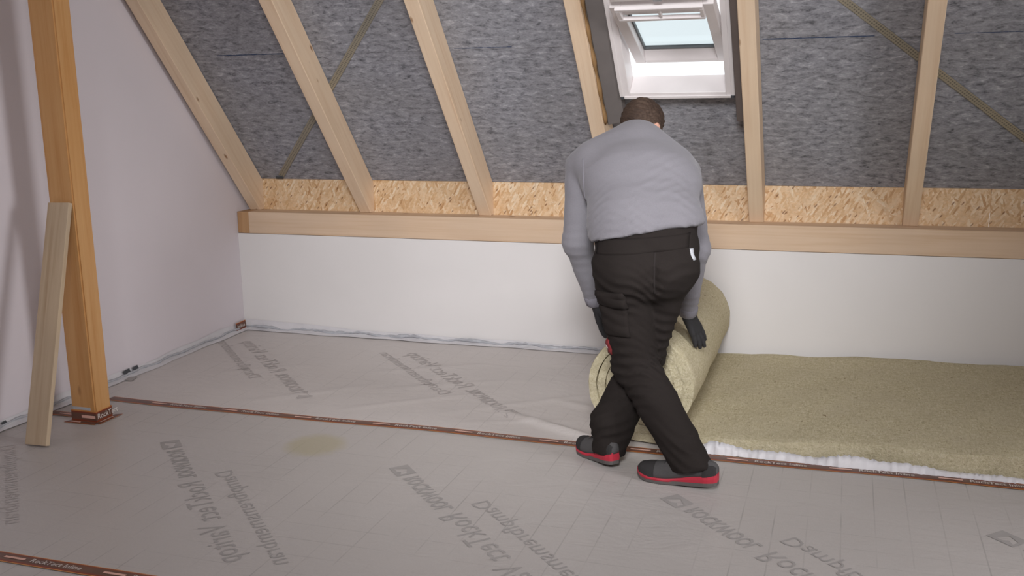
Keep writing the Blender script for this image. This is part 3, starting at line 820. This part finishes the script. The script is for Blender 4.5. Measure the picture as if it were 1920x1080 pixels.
def nets(fn, lo, hi, h):
    lo = np.asarray(lo, float); hi = np.asarray(hi, float)
    n = np.ceil((hi-lo)/h).astype(int)+1
    ax = [lo[i]+h*np.arange(n[i]) for i in range(3)]
    G = np.stack(np.meshgrid(*ax, indexing='ij'), -1)
    D = np.empty(G.shape[:3])
    for i in range(n[0]): D[i] = fn(G[i])
    ins = D < 0
    c = [ins[i:n[0]-1+i, j:n[1]-1+j, k:n[2]-1+k] for i in (0, 1) for j in (0, 1) for k in (0, 1)]
    cnt = sum(q.astype(int) for q in c); act = (cnt > 0) & (cnt < 8)
    acc = np.zeros(act.shape+(3,)); num = np.zeros(act.shape)
    offs = [(i, j, k) for i in (0, 1) for j in (0, 1) for k in (0, 1)]
    def sl(A, o): return A[o[0]:n[0]-1+o[0], o[1]:n[1]-1+o[1], o[2]:n[2]-1+o[2]]
    for p in offs:
        for axn in range(3):
            if p[axn]: continue
            q = list(p); q[axn] = 1
            da, db = sl(D, p), sl(D, q); cross = (da < 0) != (db < 0)
            with np.errstate(divide='ignore', invalid='ignore'): t = np.where(cross, da/(da-db), 0)
            for m in range(3): acc[..., m] += np.where(cross, p[m]+(t if m == axn else 0), 0)
            num += cross
    idx = -np.ones(act.shape, int); w = np.argwhere(act); idx[act] = np.arange(len(w))
    verts = lo + h*(w + acc[act]/num[act][:, None])
    F = []
    for axn in range(3):
        o1, o2 = [m for m in range(3) if m != axn]
        sA = [slice(None)]*3; sB = [slice(None)]*3; sA[axn] = slice(0, -1); sB[axn] = slice(1, None)
        a = ins[tuple(sA)]; bb = ins[tuple(sB)]; e = np.argwhere(a != bb)
        e = e[(e[:, o1] > 0) & (e[:, o2] > 0) & (e[:, o1] < n[o1]-1) & (e[:, o2] < n[o2]-1)]
        s = a[tuple(e.T)]
        def cell(d1, d2):
            q = e.copy(); q[:, o1] -= d1; q[:, o2] -= d2; return idx[tuple(q.T)]
        quad = np.stack([cell(1, 1), cell(0, 1), cell(0, 0), cell(1, 0)], -1)
        flip = s if axn != 1 else ~s
        quad[~flip] = quad[~flip][:, ::-1]
        F.append(quad)
    F = np.concatenate(F); F = F[(F >= 0).all(1)]
    return verts, F
def relax(v, F, it=2, lam=0.5):
    e = np.concatenate([F[:, [0, 1]], F[:, [1, 2]], F[:, [2, 3]], F[:, [3, 0]]])
    for _ in range(it):
        s = np.zeros_like(v); c = np.zeros(len(v))
        np.add.at(s, e[:, 0], v[e[:, 1]]); np.add.at(s, e[:, 1], v[e[:, 0]]); np.add.at(c, e[:, 0], 1); np.add.at(c, e[:, 1], 1)
        v = v + lam*(s/np.maximum(c, 1)[:, None]-v)
    return v
def sculpt(name, fn, lo, hi, h, mat, parent, it=1):
    v, F = nets(fn, lo, hi, h); v = relax(v, F, it)
    return link(name, v, F, mat, parent, smooth=True)
def nrm(v): v = np.asarray(v, float); return v/np.linalg.norm(v)

# ------------------------------------------------------------------ the man
man = empty('person', (-0.72, 3.92, 0.0))
tag(man, 'person in grey sweatshirt and dark work trousers bending over the wool roll, seen from behind', 'person')
shL, elL, wrL = V3(-1.078, 4.20, 1.243), V3(-1.088, 4.16, 0.920), V3(-1.036, 4.28, 0.632)
shR, elR, wrR = V3(-0.644, 4.27, 1.208), V3(-0.600, 4.30, 0.885), V3(-0.650, 4.43, 0.566)
hipL, knL, anL = V3(-0.833, 3.93, 0.869), V3(-0.796, 4.01, 0.440), V3(-0.540, 3.82, 0.10)
hipR, knR, anR = V3(-0.652, 3.98, 0.875), V3(-0.790, 4.13, 0.435), V3(-0.905, 3.965, 0.10)
pel, belly, chest, c7 = V3(-0.745, 3.95, 0.90), V3(-0.765, 4.00, 1.045), V3(-0.812, 4.13, 1.195), V3(-0.858, 4.25, 1.318)
LAT = nrm(shR-shL)
head = V3(-0.850, 4.36, 1.404)
hf = nrm((0.42, 0.74, -0.52))                    # where the face points
hr = nrm(np.cross(hf, (0.10, 0.25, 1.0))); hu = np.cross(hr, hf)
HR = np.stack([hr, hf, hu])
def sd_head(P, grow=0.0):
    q = (P-head)@HR.T
    d = sd_ell(P, head+hu*0.020-hf*0.008, HR, (0.080, 0.100, 0.098))
    d = smin(d, sd_ell(P, head-hu*0.052+hf*0.035, HR, (0.062, 0.066, 0.075)), 0.04)      # face and jaw
    d = smin(d, sd_ell(P, head-hu*0.105+hf*0.065, HR, (0.034, 0.030, 0.026)), 0.03)      # chin
    d = smin(d, sd_cone(P, head-hu*0.010+hf*0.098, head-hu*0.050+hf*0.118, 0.010, 0.016), 0.015)   # nose
    for s in (-1, 1):
        d = smax(d, -sd_ell(P, head-hu*0.012+hf*0.108+hr*s*0.033, HR, (0.018, 0.016, 0.013)), 0.012)
        d = smin(d, sd_ell(P, head-hu*0.014+hf*0.091+hr*s*0.033, HR, (0.013, 0.012, 0.011)), 0.003)
    d = smin(d, sd_ell(P, head-hu*0.078+hf*0.096, HR, (0.024, 0.012, 0.009)), 0.010)     # lips
    return d - grow
def sd_ears(P):
    d = None
    for s in (-1, 1):
        c = head + hr*s*0.086 - hu*0.018 - hf*0.005
        R = np.stack([nrm(hr*s-hf*0.45), nrm(hf+hr*s*0.45), hu])
        e = sd_ell(P, c, R, (0.010, 0.021, 0.036)); e = smax(e, -sd_ell(P, c+hr*s*0.010+hf*0.004, R, (0.008, 0.012, 0.022)), 0.006)
        d = e if d is None else np.minimum(d, e)
    return d
def sd_body(P):
    d = sd_head(P); d = smin(d, sd_ears(P), 0.008)
    d = smin(d, sd_cone(P, head-hu*0.05-hf*0.03, c7+V3(0, 0.01, 0.0), 0.058, 0.066), 0.03)
    d = smin(d, sd_cone(P, c7, chest, 0.085, 0.125, (LAT, 1.4)), 0.06)
    d = smin(d, sd_cone(P, chest, pel, 0.120, 0.095, (LAT, 1.35)), 0.05)
    for a, e, w in ((shL, elL, wrL), (shR, elR, wrR)):
        d = smin(d, sd_cone(P, a, e, 0.050, 0.038), 0.03); d = smin(d, sd_cone(P, e, w, 0.038, 0.026), 0.015)
    for a, k, w in ((hipL, knL, anL), (hipR, knR, anR)):
        d = smin(d, sd_cone(P, a, k, 0.082, 0.052), 0.04); d = smin(d, sd_cone(P, k, w, 0.050, 0.036), 0.015)
    for hnd in HANDS: d = smin(d, sd_hand(P, hnd, -0.003), 0.008)
    for ft in FEET: d = smin(d, sd_cone(P, ft[0], ft[1], 0.034, 0.024), 0.02)
    return d
# hands: wrist, knuckle direction, palm normal, side of the thumb, finger bends
def make_hand(wr, d, pn, thumb, curl, scale=1.0):
    d = nrm(d); pn = nrm(np.asarray(pn)-np.dot(pn, d)*d); s = nrm(np.cross(d, pn))*thumb
    segs = []; kn = []
    for i, (off, ln) in enumerate(((0.033, 0.074), (0.011, 0.083), (-0.011, 0.077), (-0.032, 0.060))):
        k = wr + d*(0.092-0.006*abs(i-1))*scale + s*off*scale; kn.append(k)
        c1 = curl[i]; p = k; dd = d
        for m, fr in enumerate((0.45, 0.32, 0.23)):
            ang = c1*(0.5+0.35*m); dd = nrm(d*math.cos(ang*(1+0.25*m)) + pn*math.sin(ang*(1+0.25*m)) + s*0.06*(1.5-i))
            q = p + dd*ln*fr*scale; segs.append((p, q, (0.0105-0.0012*m)*scale, (0.0098-0.0012*m)*scale)); p = q
    tb = wr + d*0.028*scale + s*0.026*scale + pn*0.006; t1 = tb + nrm(d*0.7+s*0.75+pn*0.35)*0.046*scale; t2 = t1 + nrm(d*0.95+s*0.35+pn*0.35)*0.034*scale
    segs.append((tb, t1, 0.0145*scale, 0.0115*scale)); segs.append((t1, t2, 0.0115*scale, 0.0095*scale))
    return dict(wr=wr, d=d, pn=pn, s=s, kn=kn, segs=segs, sc=scale)
def sd_hand(P, hd, grow):
    d = sd_cone(P, hd['wr']-hd['d']*0.02, hd['wr']+hd['d']*0.02, 0.027, 0.026, (hd['pn'], 0.72))
    for k in hd['kn']: d = smin(d, sd_cone(P, hd['wr']+hd['d']*0.01+(k-hd['wr']-hd['d']*0.09)*0.6, k, 0.0165, 0.0125), 0.014)
    for a, b2, r1, r2 in hd['segs']: d = smin(d, sd_cone(P, a, b2, r1, r2), 0.004)
    return d - grow
tipR = V3(-0.562, 4.49, 0.372)
handR = make_hand(wrR, tipR-wrR, (-0.62, 0.42, -0.55), 1, (0.16, 0.12, 0.16, 0.22), 1.08)
handL = make_hand(wrL, V3(-1.022, 4.315, 0.46)-wrL, (0.8, 0.35, -0.25), 1, (0.25, 0.55, 0.65, 0.7))
HANDS = [handL, handR]
FEET = [(V3(-0.49, 3.815, 0.075), V3(-0.70, 3.84, 0.055)), (V3(-0.89, 3.945, 0.09), V3(-1.02, 4.055, 0.055))]

# trousers
pelR = np.stack([nrm((1, 0.12, 0.0)), nrm((-0.12, 1, 0)), V3(0, 0, 1)])
bL, bR = V3(-0.810, 3.885, 0.855), V3(-0.668, 3.930, 0.862)
def folds(P, c, r, k, amp, warp=0.0):
    w = np.exp(-((P-np.asarray(c))**2).sum(-1)/(r*r)); k = np.asarray(k, float)
    ph = P@k + 1.3*np.sin(P@(np.roll(k, 1)*0.35)+warp)
    return amp*w*(np.abs(np.sin(ph))-0.6)
def sd_trousers(P):
    d = sd_cone(P, pel-V3(0, 0, 0.02), belly, 0.150, 0.148, (LAT, 1.42))
    d = smin(d, sd_cone(P, bL, bL+V3(0, .02, -.03), 0.118, 0.112), 0.05)
    rgt = sd_cone(P, bR, bR+V3(0, .02, -.03), 0.106, 0.102)
    d = smin(d, rgt, 0.035)
    kmL = knL + V3(-0.005, -0.01, 0)
    left = sd_cone(P, hipL+V3(-0.010, 0, -.02), kmL, 0.118, 0.094)
    left = smin(left, sd_cone(P, kmL, anL+V3(.012, 0, -.02), 0.096, 0.079), 0.03)
    right = sd_cone(P, hipR+V3(-0.016, 0, -.02), knR, 0.102, 0.086)
    right = smin(right, sd_cone(P, knR, anR+V3(0, 0, -.025), 0.086, 0.074), 0.03)
    right = smin(right, sd_cone(P, knR+V3(-.02, -.02, -.06), anR+V3(-.005, 0.01, 0.08), 0.080, 0.080), 0.03)
    d = smin(d, smin(left, right, 0.005), 0.030)
    d = smax(d, -sd_cone(P, V3(-0.690, 3.825, 0.74), V3(-0.712, 3.885, 0.57), 0.022, 0.016), 0.02)
    # seat crease
    cr0 = V3(-0.682, 3.785, 0.915); cr1 = V3(-0.690, 3.80, 0.70)
    d = smax(d, -sd_cone(P, cr0, cr1, 0.014, 0.034, ((1, 0.2, 0), 0.55)), 0.03)
    d = d + folds(P, knL+V3(0, -.05, .0), .14, (20, 30, 80), 0.015) + folds(P, knL+V3(.03, -.05, -.10), .11, (-40, 20, 70), 0.011, 1)
    d = d + folds(P, V3(-0.74, 3.80, 0.76), .12, (40, 20, 85), 0.012) + folds(P, V3(-0.93, 3.85, 0.74), .12, (35, 10, 60), 0.010, 2)
    d = d + folds(P, knR+V3(.05, -.10, .12), .15, (50, 20, 75), 0.013, 3) + folds(P, anL+V3(-.02, -.03, .05), .12, (40, 10, 70), 0.010)
    d = d + folds(P, anR+V3(.0, -.03, .06), .12, (-40, 10, 70), 0.010) + folds(P, V3(-.62, 3.86, .82), .13, (-30, 20, 60), 0.009, 1)
    d = d + 0.0022*np.sin(P@V3(23, 31, 41)+2*np.sin(P@V3(11, -9, 17)))
    # open ends: cut at the ankles and at the waist
    axL = nrm(knL-anL); axR = nrm(knR-anR)
    nearL = ((P-anL)**2).sum(-1) < ((P-anR)**2).sum(-1)
    cut = np.where(nearL, -(P-(anL-axL*0.030+V3(0, 0, -.006)))@nrm(axL*0.5+V3(0, 0, 1)), -(P-(anR-axR*0.030+V3(0, 0, -.026)))@nrm(axR*0.5+V3(0, 0, 1)))
    return smax(d, cut, 0.006)

# sweatshirt
hemP = V3(-0.744, 3.79, 1.022)
hx = V3(-0.533, 3.98, 1.012) - V3(-0.996, 3.97, 0.925); hy = V3(-0.765, 3.97, 0.972) - hemP
hemN = nrm(np.cross(hx, V3(-0.765, 4.15, 0.965)-hemP)); hemN = hemN if hemN[2] > 0 else -hemN
def sd_torso(P):
    d = sd_cone(P, pel+V3(-.005, 0, .015), belly, 0.162, 0.160, (LAT, 1.44))
    d = smin(d, sd_cone(P, belly, chest, 0.160, 0.158, (LAT, 1.42)), 0.03)
    d = smin(d, sd_cone(P, chest, c7-V3(-.012, .01, .030), 0.158, 0.108, (LAT, 1.55)), 0.05)
    d = smin(d, sd_cone(P, shL+V3(.055, -.03, .022), c7+V3(-0.02, 0, -.01), 0.090, 0.090), 0.07)
    d = smin(d, sd_cone(P, shR+V3(-.055, -.03, .022), c7+V3(0.02, 0, -.01), 0.090, 0.090), 0.07)
    d = smin(d, sd_cone(P, c7+V3(0.006, -.03, .0), c7+V3(0.004, .03, .040), 0.084, 0.070, (LAT, 1.2)), 0.06)
    return d
def sd_sweat(P):
    d = sd_torso(P)
    d = smax(d, -(P-hemP)@hemN, 0.012)
    fo = folds(P, V3(-.86, 3.86, 1.0), .16, (-40, 10, 85), 0.007) + folds(P, V3(-.66, 3.92, 1.08), .17, (25, 15, 80), 0.006, 1) + folds(P, V3(-.63, 4.0, 1.2), .14, (-45, 20, 60), 0.006, 2) + folds(P, V3(-.78, 3.95, 1.2), .15, (10, 10, 55), 0.003)
    d = d + fo
    aL = smin(sd_cone(P, shL+V3(.01, -.01, 0), elL, 0.080, 0.063), sd_cone(P, elL, wrL, 0.062, 0.044), 0.03)
    aR = smin(sd_cone(P, shR+V3(-.01, -.01, 0), elR, 0.078, 0.060), sd_cone(P, elR, wrR, 0.056, 0.040), 0.03)
    aL = aL + folds(P, elL, .12, (30, 20, 90), 0.005) + folds(P, wrL+V3(0, 0, .05), .09, (10, 20, 110), 0.004)
    aR = aR + folds(P, elR, .12, (30, 20, 80), 0.005, 1) + folds(P, wrR+V3(0, -.02, .08), .10, (10, 20, 110), 0.005)
    for w, e in ((wrL, elL), (wrR, elR)):
        ax = nrm(e-w); pass
    capL = -(P-(wrL+nrm(elL-wrL)*0.004))@nrm(elL-wrL); capR = -(P-(wrR+nrm(elR-wrR)*0.004))@nrm(elR-wrR)
    aL = np.where(((P-wrL)**2).sum(-1) < 0.03, smax(aL, capL, 0.008), aL)
    aR = np.where(((P-wrR)**2).sum(-1) < 0.03, smax(aR, capR, 0.008), aR)
    d = smin(d, np.minimum(aL, aR), 0.018)
    return d + 0.0012*np.sin(P@V3(21, 27, 37)+2*np.sin(P@V3(9, -11, 15)))

body = sculpt('body', sd_body, (-1.25, 3.68, -0.0), (-0.38, 4.62, 1.62), 0.0085, M['skin'], man)
trousers = sculpt('trousers', sd_trousers, (-1.06, 3.66, 0.03), (-0.36, 4.36, 1.14), 0.0075, M['trouser'], man)
sweat = sculpt('sweatshirt', sd_sweat, (-1.22, 3.70, 0.52), (-0.46, 4.56, 1.50), 0.0075, M['sweat'], man)
for hd, nm in ((handL, 'glove'), (handR, 'glove')):
    pts = np.array([s[1] for s in hd['segs']]+[hd['wr']]); lo = pts.min(0)-0.05; hi = pts.max(0)+0.05
    sculpt(nm, lambda P, hd=hd: sd_hand(P, hd, 0.002), lo, hi, 0.004, M['glove'], man)
# hair: cap over the back and top of the head down to the nape and round the ears
def sd_hair(P):
    q = (P-head)@HR.T
    d = sd_head(P, 0.007) + 0.0022*np.sin(P@V3(160, 210, 120)+3*np.sin(P@V3(40, 50, -60)))
    d = smax(d, sd_head(P, -0.010)*-1, 0.004)
    front = q[..., 1] - np.clip(0.062 + 0.35*(q[..., 2]-0.05), -0.01, 0.085)
    side = np.where(q[..., 1] > -0.055, -(q[..., 2]+0.012+np.clip(-q[..., 1]-0.01, -0.012, 0.06)*0.9), -(q[..., 2]+0.066-0.012*np.cos(q[..., 0]*60)))
    d = smax(d, front, 0.006); d = smax(d, side, 0.008)
    return d
for s_ in (-1, 1):
    brow = [head+hr*s_*(0.016+0.007*i)+hu*(0.010+0.004*math.sin(i*0.8))+hf*(0.104-0.0016*i*i) for i in range(5)]
    bv, bf = tube_mesh([tuple(p) for p in brow], [.002, .0035, .0035, .003, .0015], 6); link('eyebrow', bv, bf, M['hair'], man, smooth=True)
hair = sculpt('hair', sd_hair, head-0.16, head+0.16, 0.0045, M['hair'], man)

# ribbed cuffs and hem as sub-parts of the sweatshirt
def ring(name, c, ax, r, hgt, mat, parent, sq=1.0, lat=None, n=28):
    ax = nrm(ax); a = nrm(np.cross(ax, lat if lat is not None else (0.3, 1, 0.1))); bb = np.cross(ax, a); v = []; f = []
    prof_ = [(-hgt, r-.004), (-hgt*.8, r+.001), (0, r+.003), (hgt*.8, r+.003), (hgt, r-.002)]
    for i in range(n):
        t = 2*PI*i/n
        for z, rr in prof_: v.append(c+ax*z+(a*math.cos(t)+bb*math.sin(t)*sq)*(rr+0.0008*(-1)**i))
    m = len(prof_)
    for i in range(n):
        for j in range(m-1):
            f.append((i*m+j, ((i+1) % n)*m+j, ((i+1) % n)*m+j+1, i*m+j+1))
    o = link(name, v, f, mat, parent, smooth=True)
    bm = bmesh.new(); bm.from_mesh(o.data); bmesh.ops.recalc_face_normals(bm, faces=bm.faces); bm.to_mesh(o.data); bm.free(); return o
ring('cuff', wrL+nrm(elL-wrL)*0.022, elL-wrL, 0.0445, 0.026, M['cuff'], sweat)
ring('cuff', wrR+nrm(elR-wrR)*0.022, elR-wrR, 0.0405, 0.026, M['cuff'], sweat)

# patches of cloth laid on a surface
def patch(name, fn, corners, ray, nu, nv, thick, mat, parent, back=0.25):
    c = [np.asarray(q, float) for q in corners]; ray = nrm(ray)
    U, W = np.meshgrid(np.linspace(0, 1, nu+1), np.linspace(0, 1, nv+1), indexing='ij')
    P = c[0]*((1-U)*(1-W))[..., None]+c[1]*(U*(1-W))[..., None]+c[2]*(U*W)[..., None]+c[3]*((1-U)*W)[..., None]
    def grad(P):
        e = 1.5e-3; G = np.stack([fn(P+V3(e, 0, 0))-fn(P-V3(e, 0, 0)), fn(P+V3(0, e, 0))-fn(P-V3(0, e, 0)), fn(P+V3(0, 0, e))-fn(P-V3(0, 0, e))], -1)
        return G/(np.linalg.norm(G, axis=-1, keepdims=True)+1e-9)
    # lay every point on the nearest spot of the surface
    Q = P - ray*back; t = np.zeros(U.shape)
    for _ in range(60):
        st = np.clip(fn(Q), -0.02, 0.05)*0.7; Q = Q + ray*st[..., None]; t = t + st
    miss = (np.abs(fn(Q)) > 0.003) | (t > back+0.09)
    if miss.any():
        for _ in range(24): P = P - grad(P)*(np.clip(fn(P), -0.03, 0.03)*0.8)[..., None]
        Q[miss] = P[miss]
    P = Q
    G = grad(P)
    edge = np.minimum(np.minimum(U, 1-U)*nu, np.minimum(W, 1-W)*nv); th = thick*np.where(edge < 0.5, 0.35, 1.0)
    top = P+G*th[..., None]; bot = P-G*0.004
    v = np.concatenate([top.reshape(-1, 3), bot.reshape(-1, 3)]); n1 = (nu+1)*(nv+1); idx = np.arange(n1).reshape(nu+1, nv+1); f = []
    for i in range(nu):
        for j in range(nv):
            q = (idx[i, j], idx[i+1, j], idx[i+1, j+1], idx[i, j+1]); f.append(q); f.append(tuple(k+n1 for k in q[::-1]))
    rim = list(idx[:, 0])+list(idx[-1, 1:])+list(idx[::-1, -1][1:])+list(idx[0, ::-1][1:-1])
    for i in range(len(rim)):
        a, b2 = rim[i], rim[(i+1) % len(rim)]; f.append((a, a+n1, b2+n1, b2))
    o = link(name, v, f, mat, parent, smooth=True)
    bm = bmesh.new(); bm.from_mesh(o.data); bmesh.ops.recalc_face_normals(bm, faces=bm.faces); bm.to_mesh(o.data); bm.free()
    return o
RAYB = (0.22, 0.95, -0.05)
pk = patch('cargo_pocket', sd_trousers, [V3(-0.935, 3.86, 0.735), V3(-0.815, 3.80, 0.740), V3(-0.800, 3.85, 0.585), V3(-0.912, 3.90, 0.585)], RAYB, 14, 16, 0.011, M['trouser'], trousers)
patch('pocket_flap', sd_trousers, [V3(-0.940, 3.86, 0.775), V3(-0.808, 3.80, 0.780), V3(-0.808, 3.80, 0.715), V3(-0.940, 3.86, 0.712)], RAYB, 14, 8, 0.017, M['trouser'], trousers)
patch('back_yoke', sd_trousers, [V3(-0.940, 3.84, 0.985), V3(-0.575, 3.88, 1.01), V3(-0.575, 3.86, 0.955), V3(-0.935, 3.83, 0.925)], (0.05, 1, 0.0), 26, 8, 0.0045, M['trouser'], trousers)
patch('centre_seam', sd_trousers, [V3(-0.690, 3.75, 0.945), V3(-0.683, 3.75, 0.945), V3(-0.687, 3.78, 0.78), V3(-0.694, 3.78, 0.78)], (-0.05, 1, 0.0), 2, 12, 0.003, M['trouser_seam'], trousers)
patch('shoulder_seam', sd_sweat, [V3(-1.035, 4.02, 1.295), V3(-1.031, 4.02, 1.295), V3(-1.012, 3.98, 1.12), V3(-1.017, 3.98, 1.12)], (-0.15, 0.95, -0.15), 2, 18, 0.0025, M['cuff'], sweat)
t1 = patch('thigh_tag', sd_trousers, [V3(-0.965, 3.92, 0.560), V3(-0.935, 3.88, 0.560), V3(-0.925, 3.88, 0.500), V3(-0.955, 3.92, 0.500)], (0.75, 0.6, -0.05), 4, 6, 0.008, M['tag_red'], trousers)
t1['label'] = 'small red tag with a pale mark'
patch('tag_mark', sd_trousers, [V3(-0.958, 3.91, 0.545), V3(-0.943, 3.89, 0.545), V3(-0.937, 3.89, 0.518), V3(-0.950, 3.91, 0.518)], (0.75, 0.6, -0.05), 3, 3, 0.0105, M['tag_white'], t1)
t2 = patch('hip_tag', sd_trousers, [V3(-0.545, 3.90, 0.950), V3(-0.535, 3.92, 0.950), V3(-0.540, 3.92, 0.905), V3(-0.550, 3.90, 0.905)], (-0.9, 0.35, 0), 3, 5, 0.006, M['adhesive'], trousers)
t2['label'] = 'pale reflective tag at the hip'

# shoes
def shoe(heel, toe, pitch_heel, name):
    heel = np.asarray(heel, float); toe = np.asarray(toe, float)
    d = toe-heel; L = math.hypot(d[0], d[1]); f2 = nrm((d[0], d[1], 0)); side = nrm(np.cross(V3(0, 0, 1), f2))
    def W(t): return float(np.interp(t, [0, .03, .12, .3, .5, .7, .85, .95, 1.0], [.016, .026, .036, .036, .038, .048, .046, .032, .010]))
    def lift(t): return pitch_heel*max(0, (0.62-t)/0.62)**1.2 + 0.012*max(0, (t-0.82)/0.18)**2
    def P(t, a, z): p = heel+f2*(t*L)+side*a; return (p[0], p[1], z+lift(t)+0.006)
    T = np.concatenate([[0, .012, .03, .06], np.linspace(.1, .9, 18), [.94, .97, .988, 1.0]])
    def loft(sec):
        rows = [sec(t) for t in T]; m = len(rows[0]); v = [p for r in rows for p in r]; fc = []
        for i in range(len(T)-1):
            for j in range(m): fc.append((i*m+j, i*m+(j+1) % m, (i+1)*m+(j+1) % m, (i+1)*m+j))
        fc.append(tuple(range(m))); fc.append(tuple((len(T)-1)*m+j for j in range(m))[::-1]); return v, fc
    zo = lambda t: 0.012 if t > .55 else 0.016
    zm = lambda t: float(np.interp(t, [0, .1, .3, .45, .6, .8, .95, 1], [.052, .046, .040, .030, .024, .023, .028, .034]))
    def sec_out(t): w = W(t)*0.97; return [P(t, -w, 0), P(t, w, 0), P(t, w*1.02, zo(t)), P(t, -w*1.02, zo(t))]
    def sec_mid(t): w = W(t); b0 = -0.010*max(0, (0.12-t)/0.12); return [P(t+b0*0, -w, zo(t)), P(t, w, zo(t)), P(t, w*1.05, 0.5*(zo(t)+zm(t))), P(t, w*0.99, zm(t)), P(t, -w*0.99, zm(t)), P(t, -w*1.05, 0.5*(zo(t)+zm(t)))]
    top = lambda t: float(np.interp(t, [0, .04, .15, .3, .42, .55, .7, .85, .95, 1.0], [.078, .094, .104, .108, .106, .094, .080, .073, .060, .036]))
    def sec_up(t):
        w = W(t)*0.96; z0 = zm(t)-0.006; h = max(0.004, top(t)-z0); out = []
        k = float(np.interp(t, [0, .3, .5, .8, 1], [.62, .62, .45, .35, .3]))
        for j in range(13):
            an = PI*j/12; c, s_ = math.cos(an), math.sin(an)
            out.append(P(t, w*(abs(c)**0.55)*np.sign(c)*(1-(1-k)*0.55*s_**3), z0+h*abs(s_)**0.75))
        return out
    e = empty(name, (float(heel[0]), float(heel[1]), 0)); return e, loft(sec_out), loft(sec_mid), loft(sec_up), P, top, W, T
def build_shoe(heel, toe, ph):
    e, o_, m_, u_, P, top, W, T = shoe(heel, toe, ph, 'shoe_tmp'); bpy.data.objects.remove(e)
    up = link('shoe', u_[0], u_[1], M['shoe'], man, smooth=True)
    for o in (up,):
        bm = bmesh.new(); bm.from_mesh(o.data); bmesh.ops.recalc_face_normals(bm, faces=bm.faces); bm.to_mesh(o.data); bm.free()
    for nm, g, mt in (('midsole', m_, M['red']), ('outsole', o_, M['outsole'])):
        o = link(nm, g[0], g[1], mt, up, smooth=False); bm = bmesh.new(); bm.from_mesh(o.data); bmesh.ops.recalc_face_normals(bm, faces=bm.faces); bm.to_mesh(o.data); bm.free()
        if nm == 'midsole': o['label'] = 'red midsole'
    # laces
    v = []; f = []
    for t in (.46, .52, .58, .64):
        w = W(t)*0.42; pts = [P(t+(.012 if k % 2 else -.012)*0, a, top(t)+0.002-0.010*(a/w)**2) for k, a in enumerate(np.linspace(-w, w, 7))]
        a, b2 = tube_mesh(pts, 0.0035, 6); base = len(v); v += [tuple(p) for p in a]; f += [tuple(i+base for i in q) for q in b2]
    link('laces', v, f, M['shoe_dark'], up, smooth=True)
    # dark toe cap and heel panel, shells just outside the upper
    def shell(t0, t1, amax, name):
        rows = []
        for t in np.linspace(t0, t1, 10):
            r = []
            for j in range(13):
                an = PI*j/12; c, s_ = math.cos(an), math.sin(an); w = W(t)*0.96+0.0018
                k = float(np.interp(t, [0, .3, .5, .8, 1], [.62, .62, .45, .35, .3]))
                z0 = float(np.interp(t, [0, .1, .3, .45, .6, .8, .95, 1], [.052, .046, .040, .030, .024, .023, .028, .034]))-0.004; h = max(.004, top(t)-z0)+0.0016
                r.append(P(t, w*(abs(c)**0.55)*np.sign(c)*(1-(1-k)*0.55*s_**3), z0+h*min(abs(s_)**0.75, amax)))
            rows.append(r)
        m = 13; v = [p for r in rows for p in r]; f = [(i*m+j, i*m+j+1, (i+1)*m+j+1, (i+1)*m+j) for i in range(9) for j in range(12)]
        link(name, v, f, M['shoe_dark'], up, smooth=True)
    shell(.76, .985, 1.0, 'toe_cap'); shell(.01, .17, .8, 'heel_panel')
build_shoe((-0.425, 3.800, 0), (-0.755, 3.848, 0), 0.016)
build_shoe((-0.860, 3.900, 0), (-1.062, 4.085, 0), 0.020)
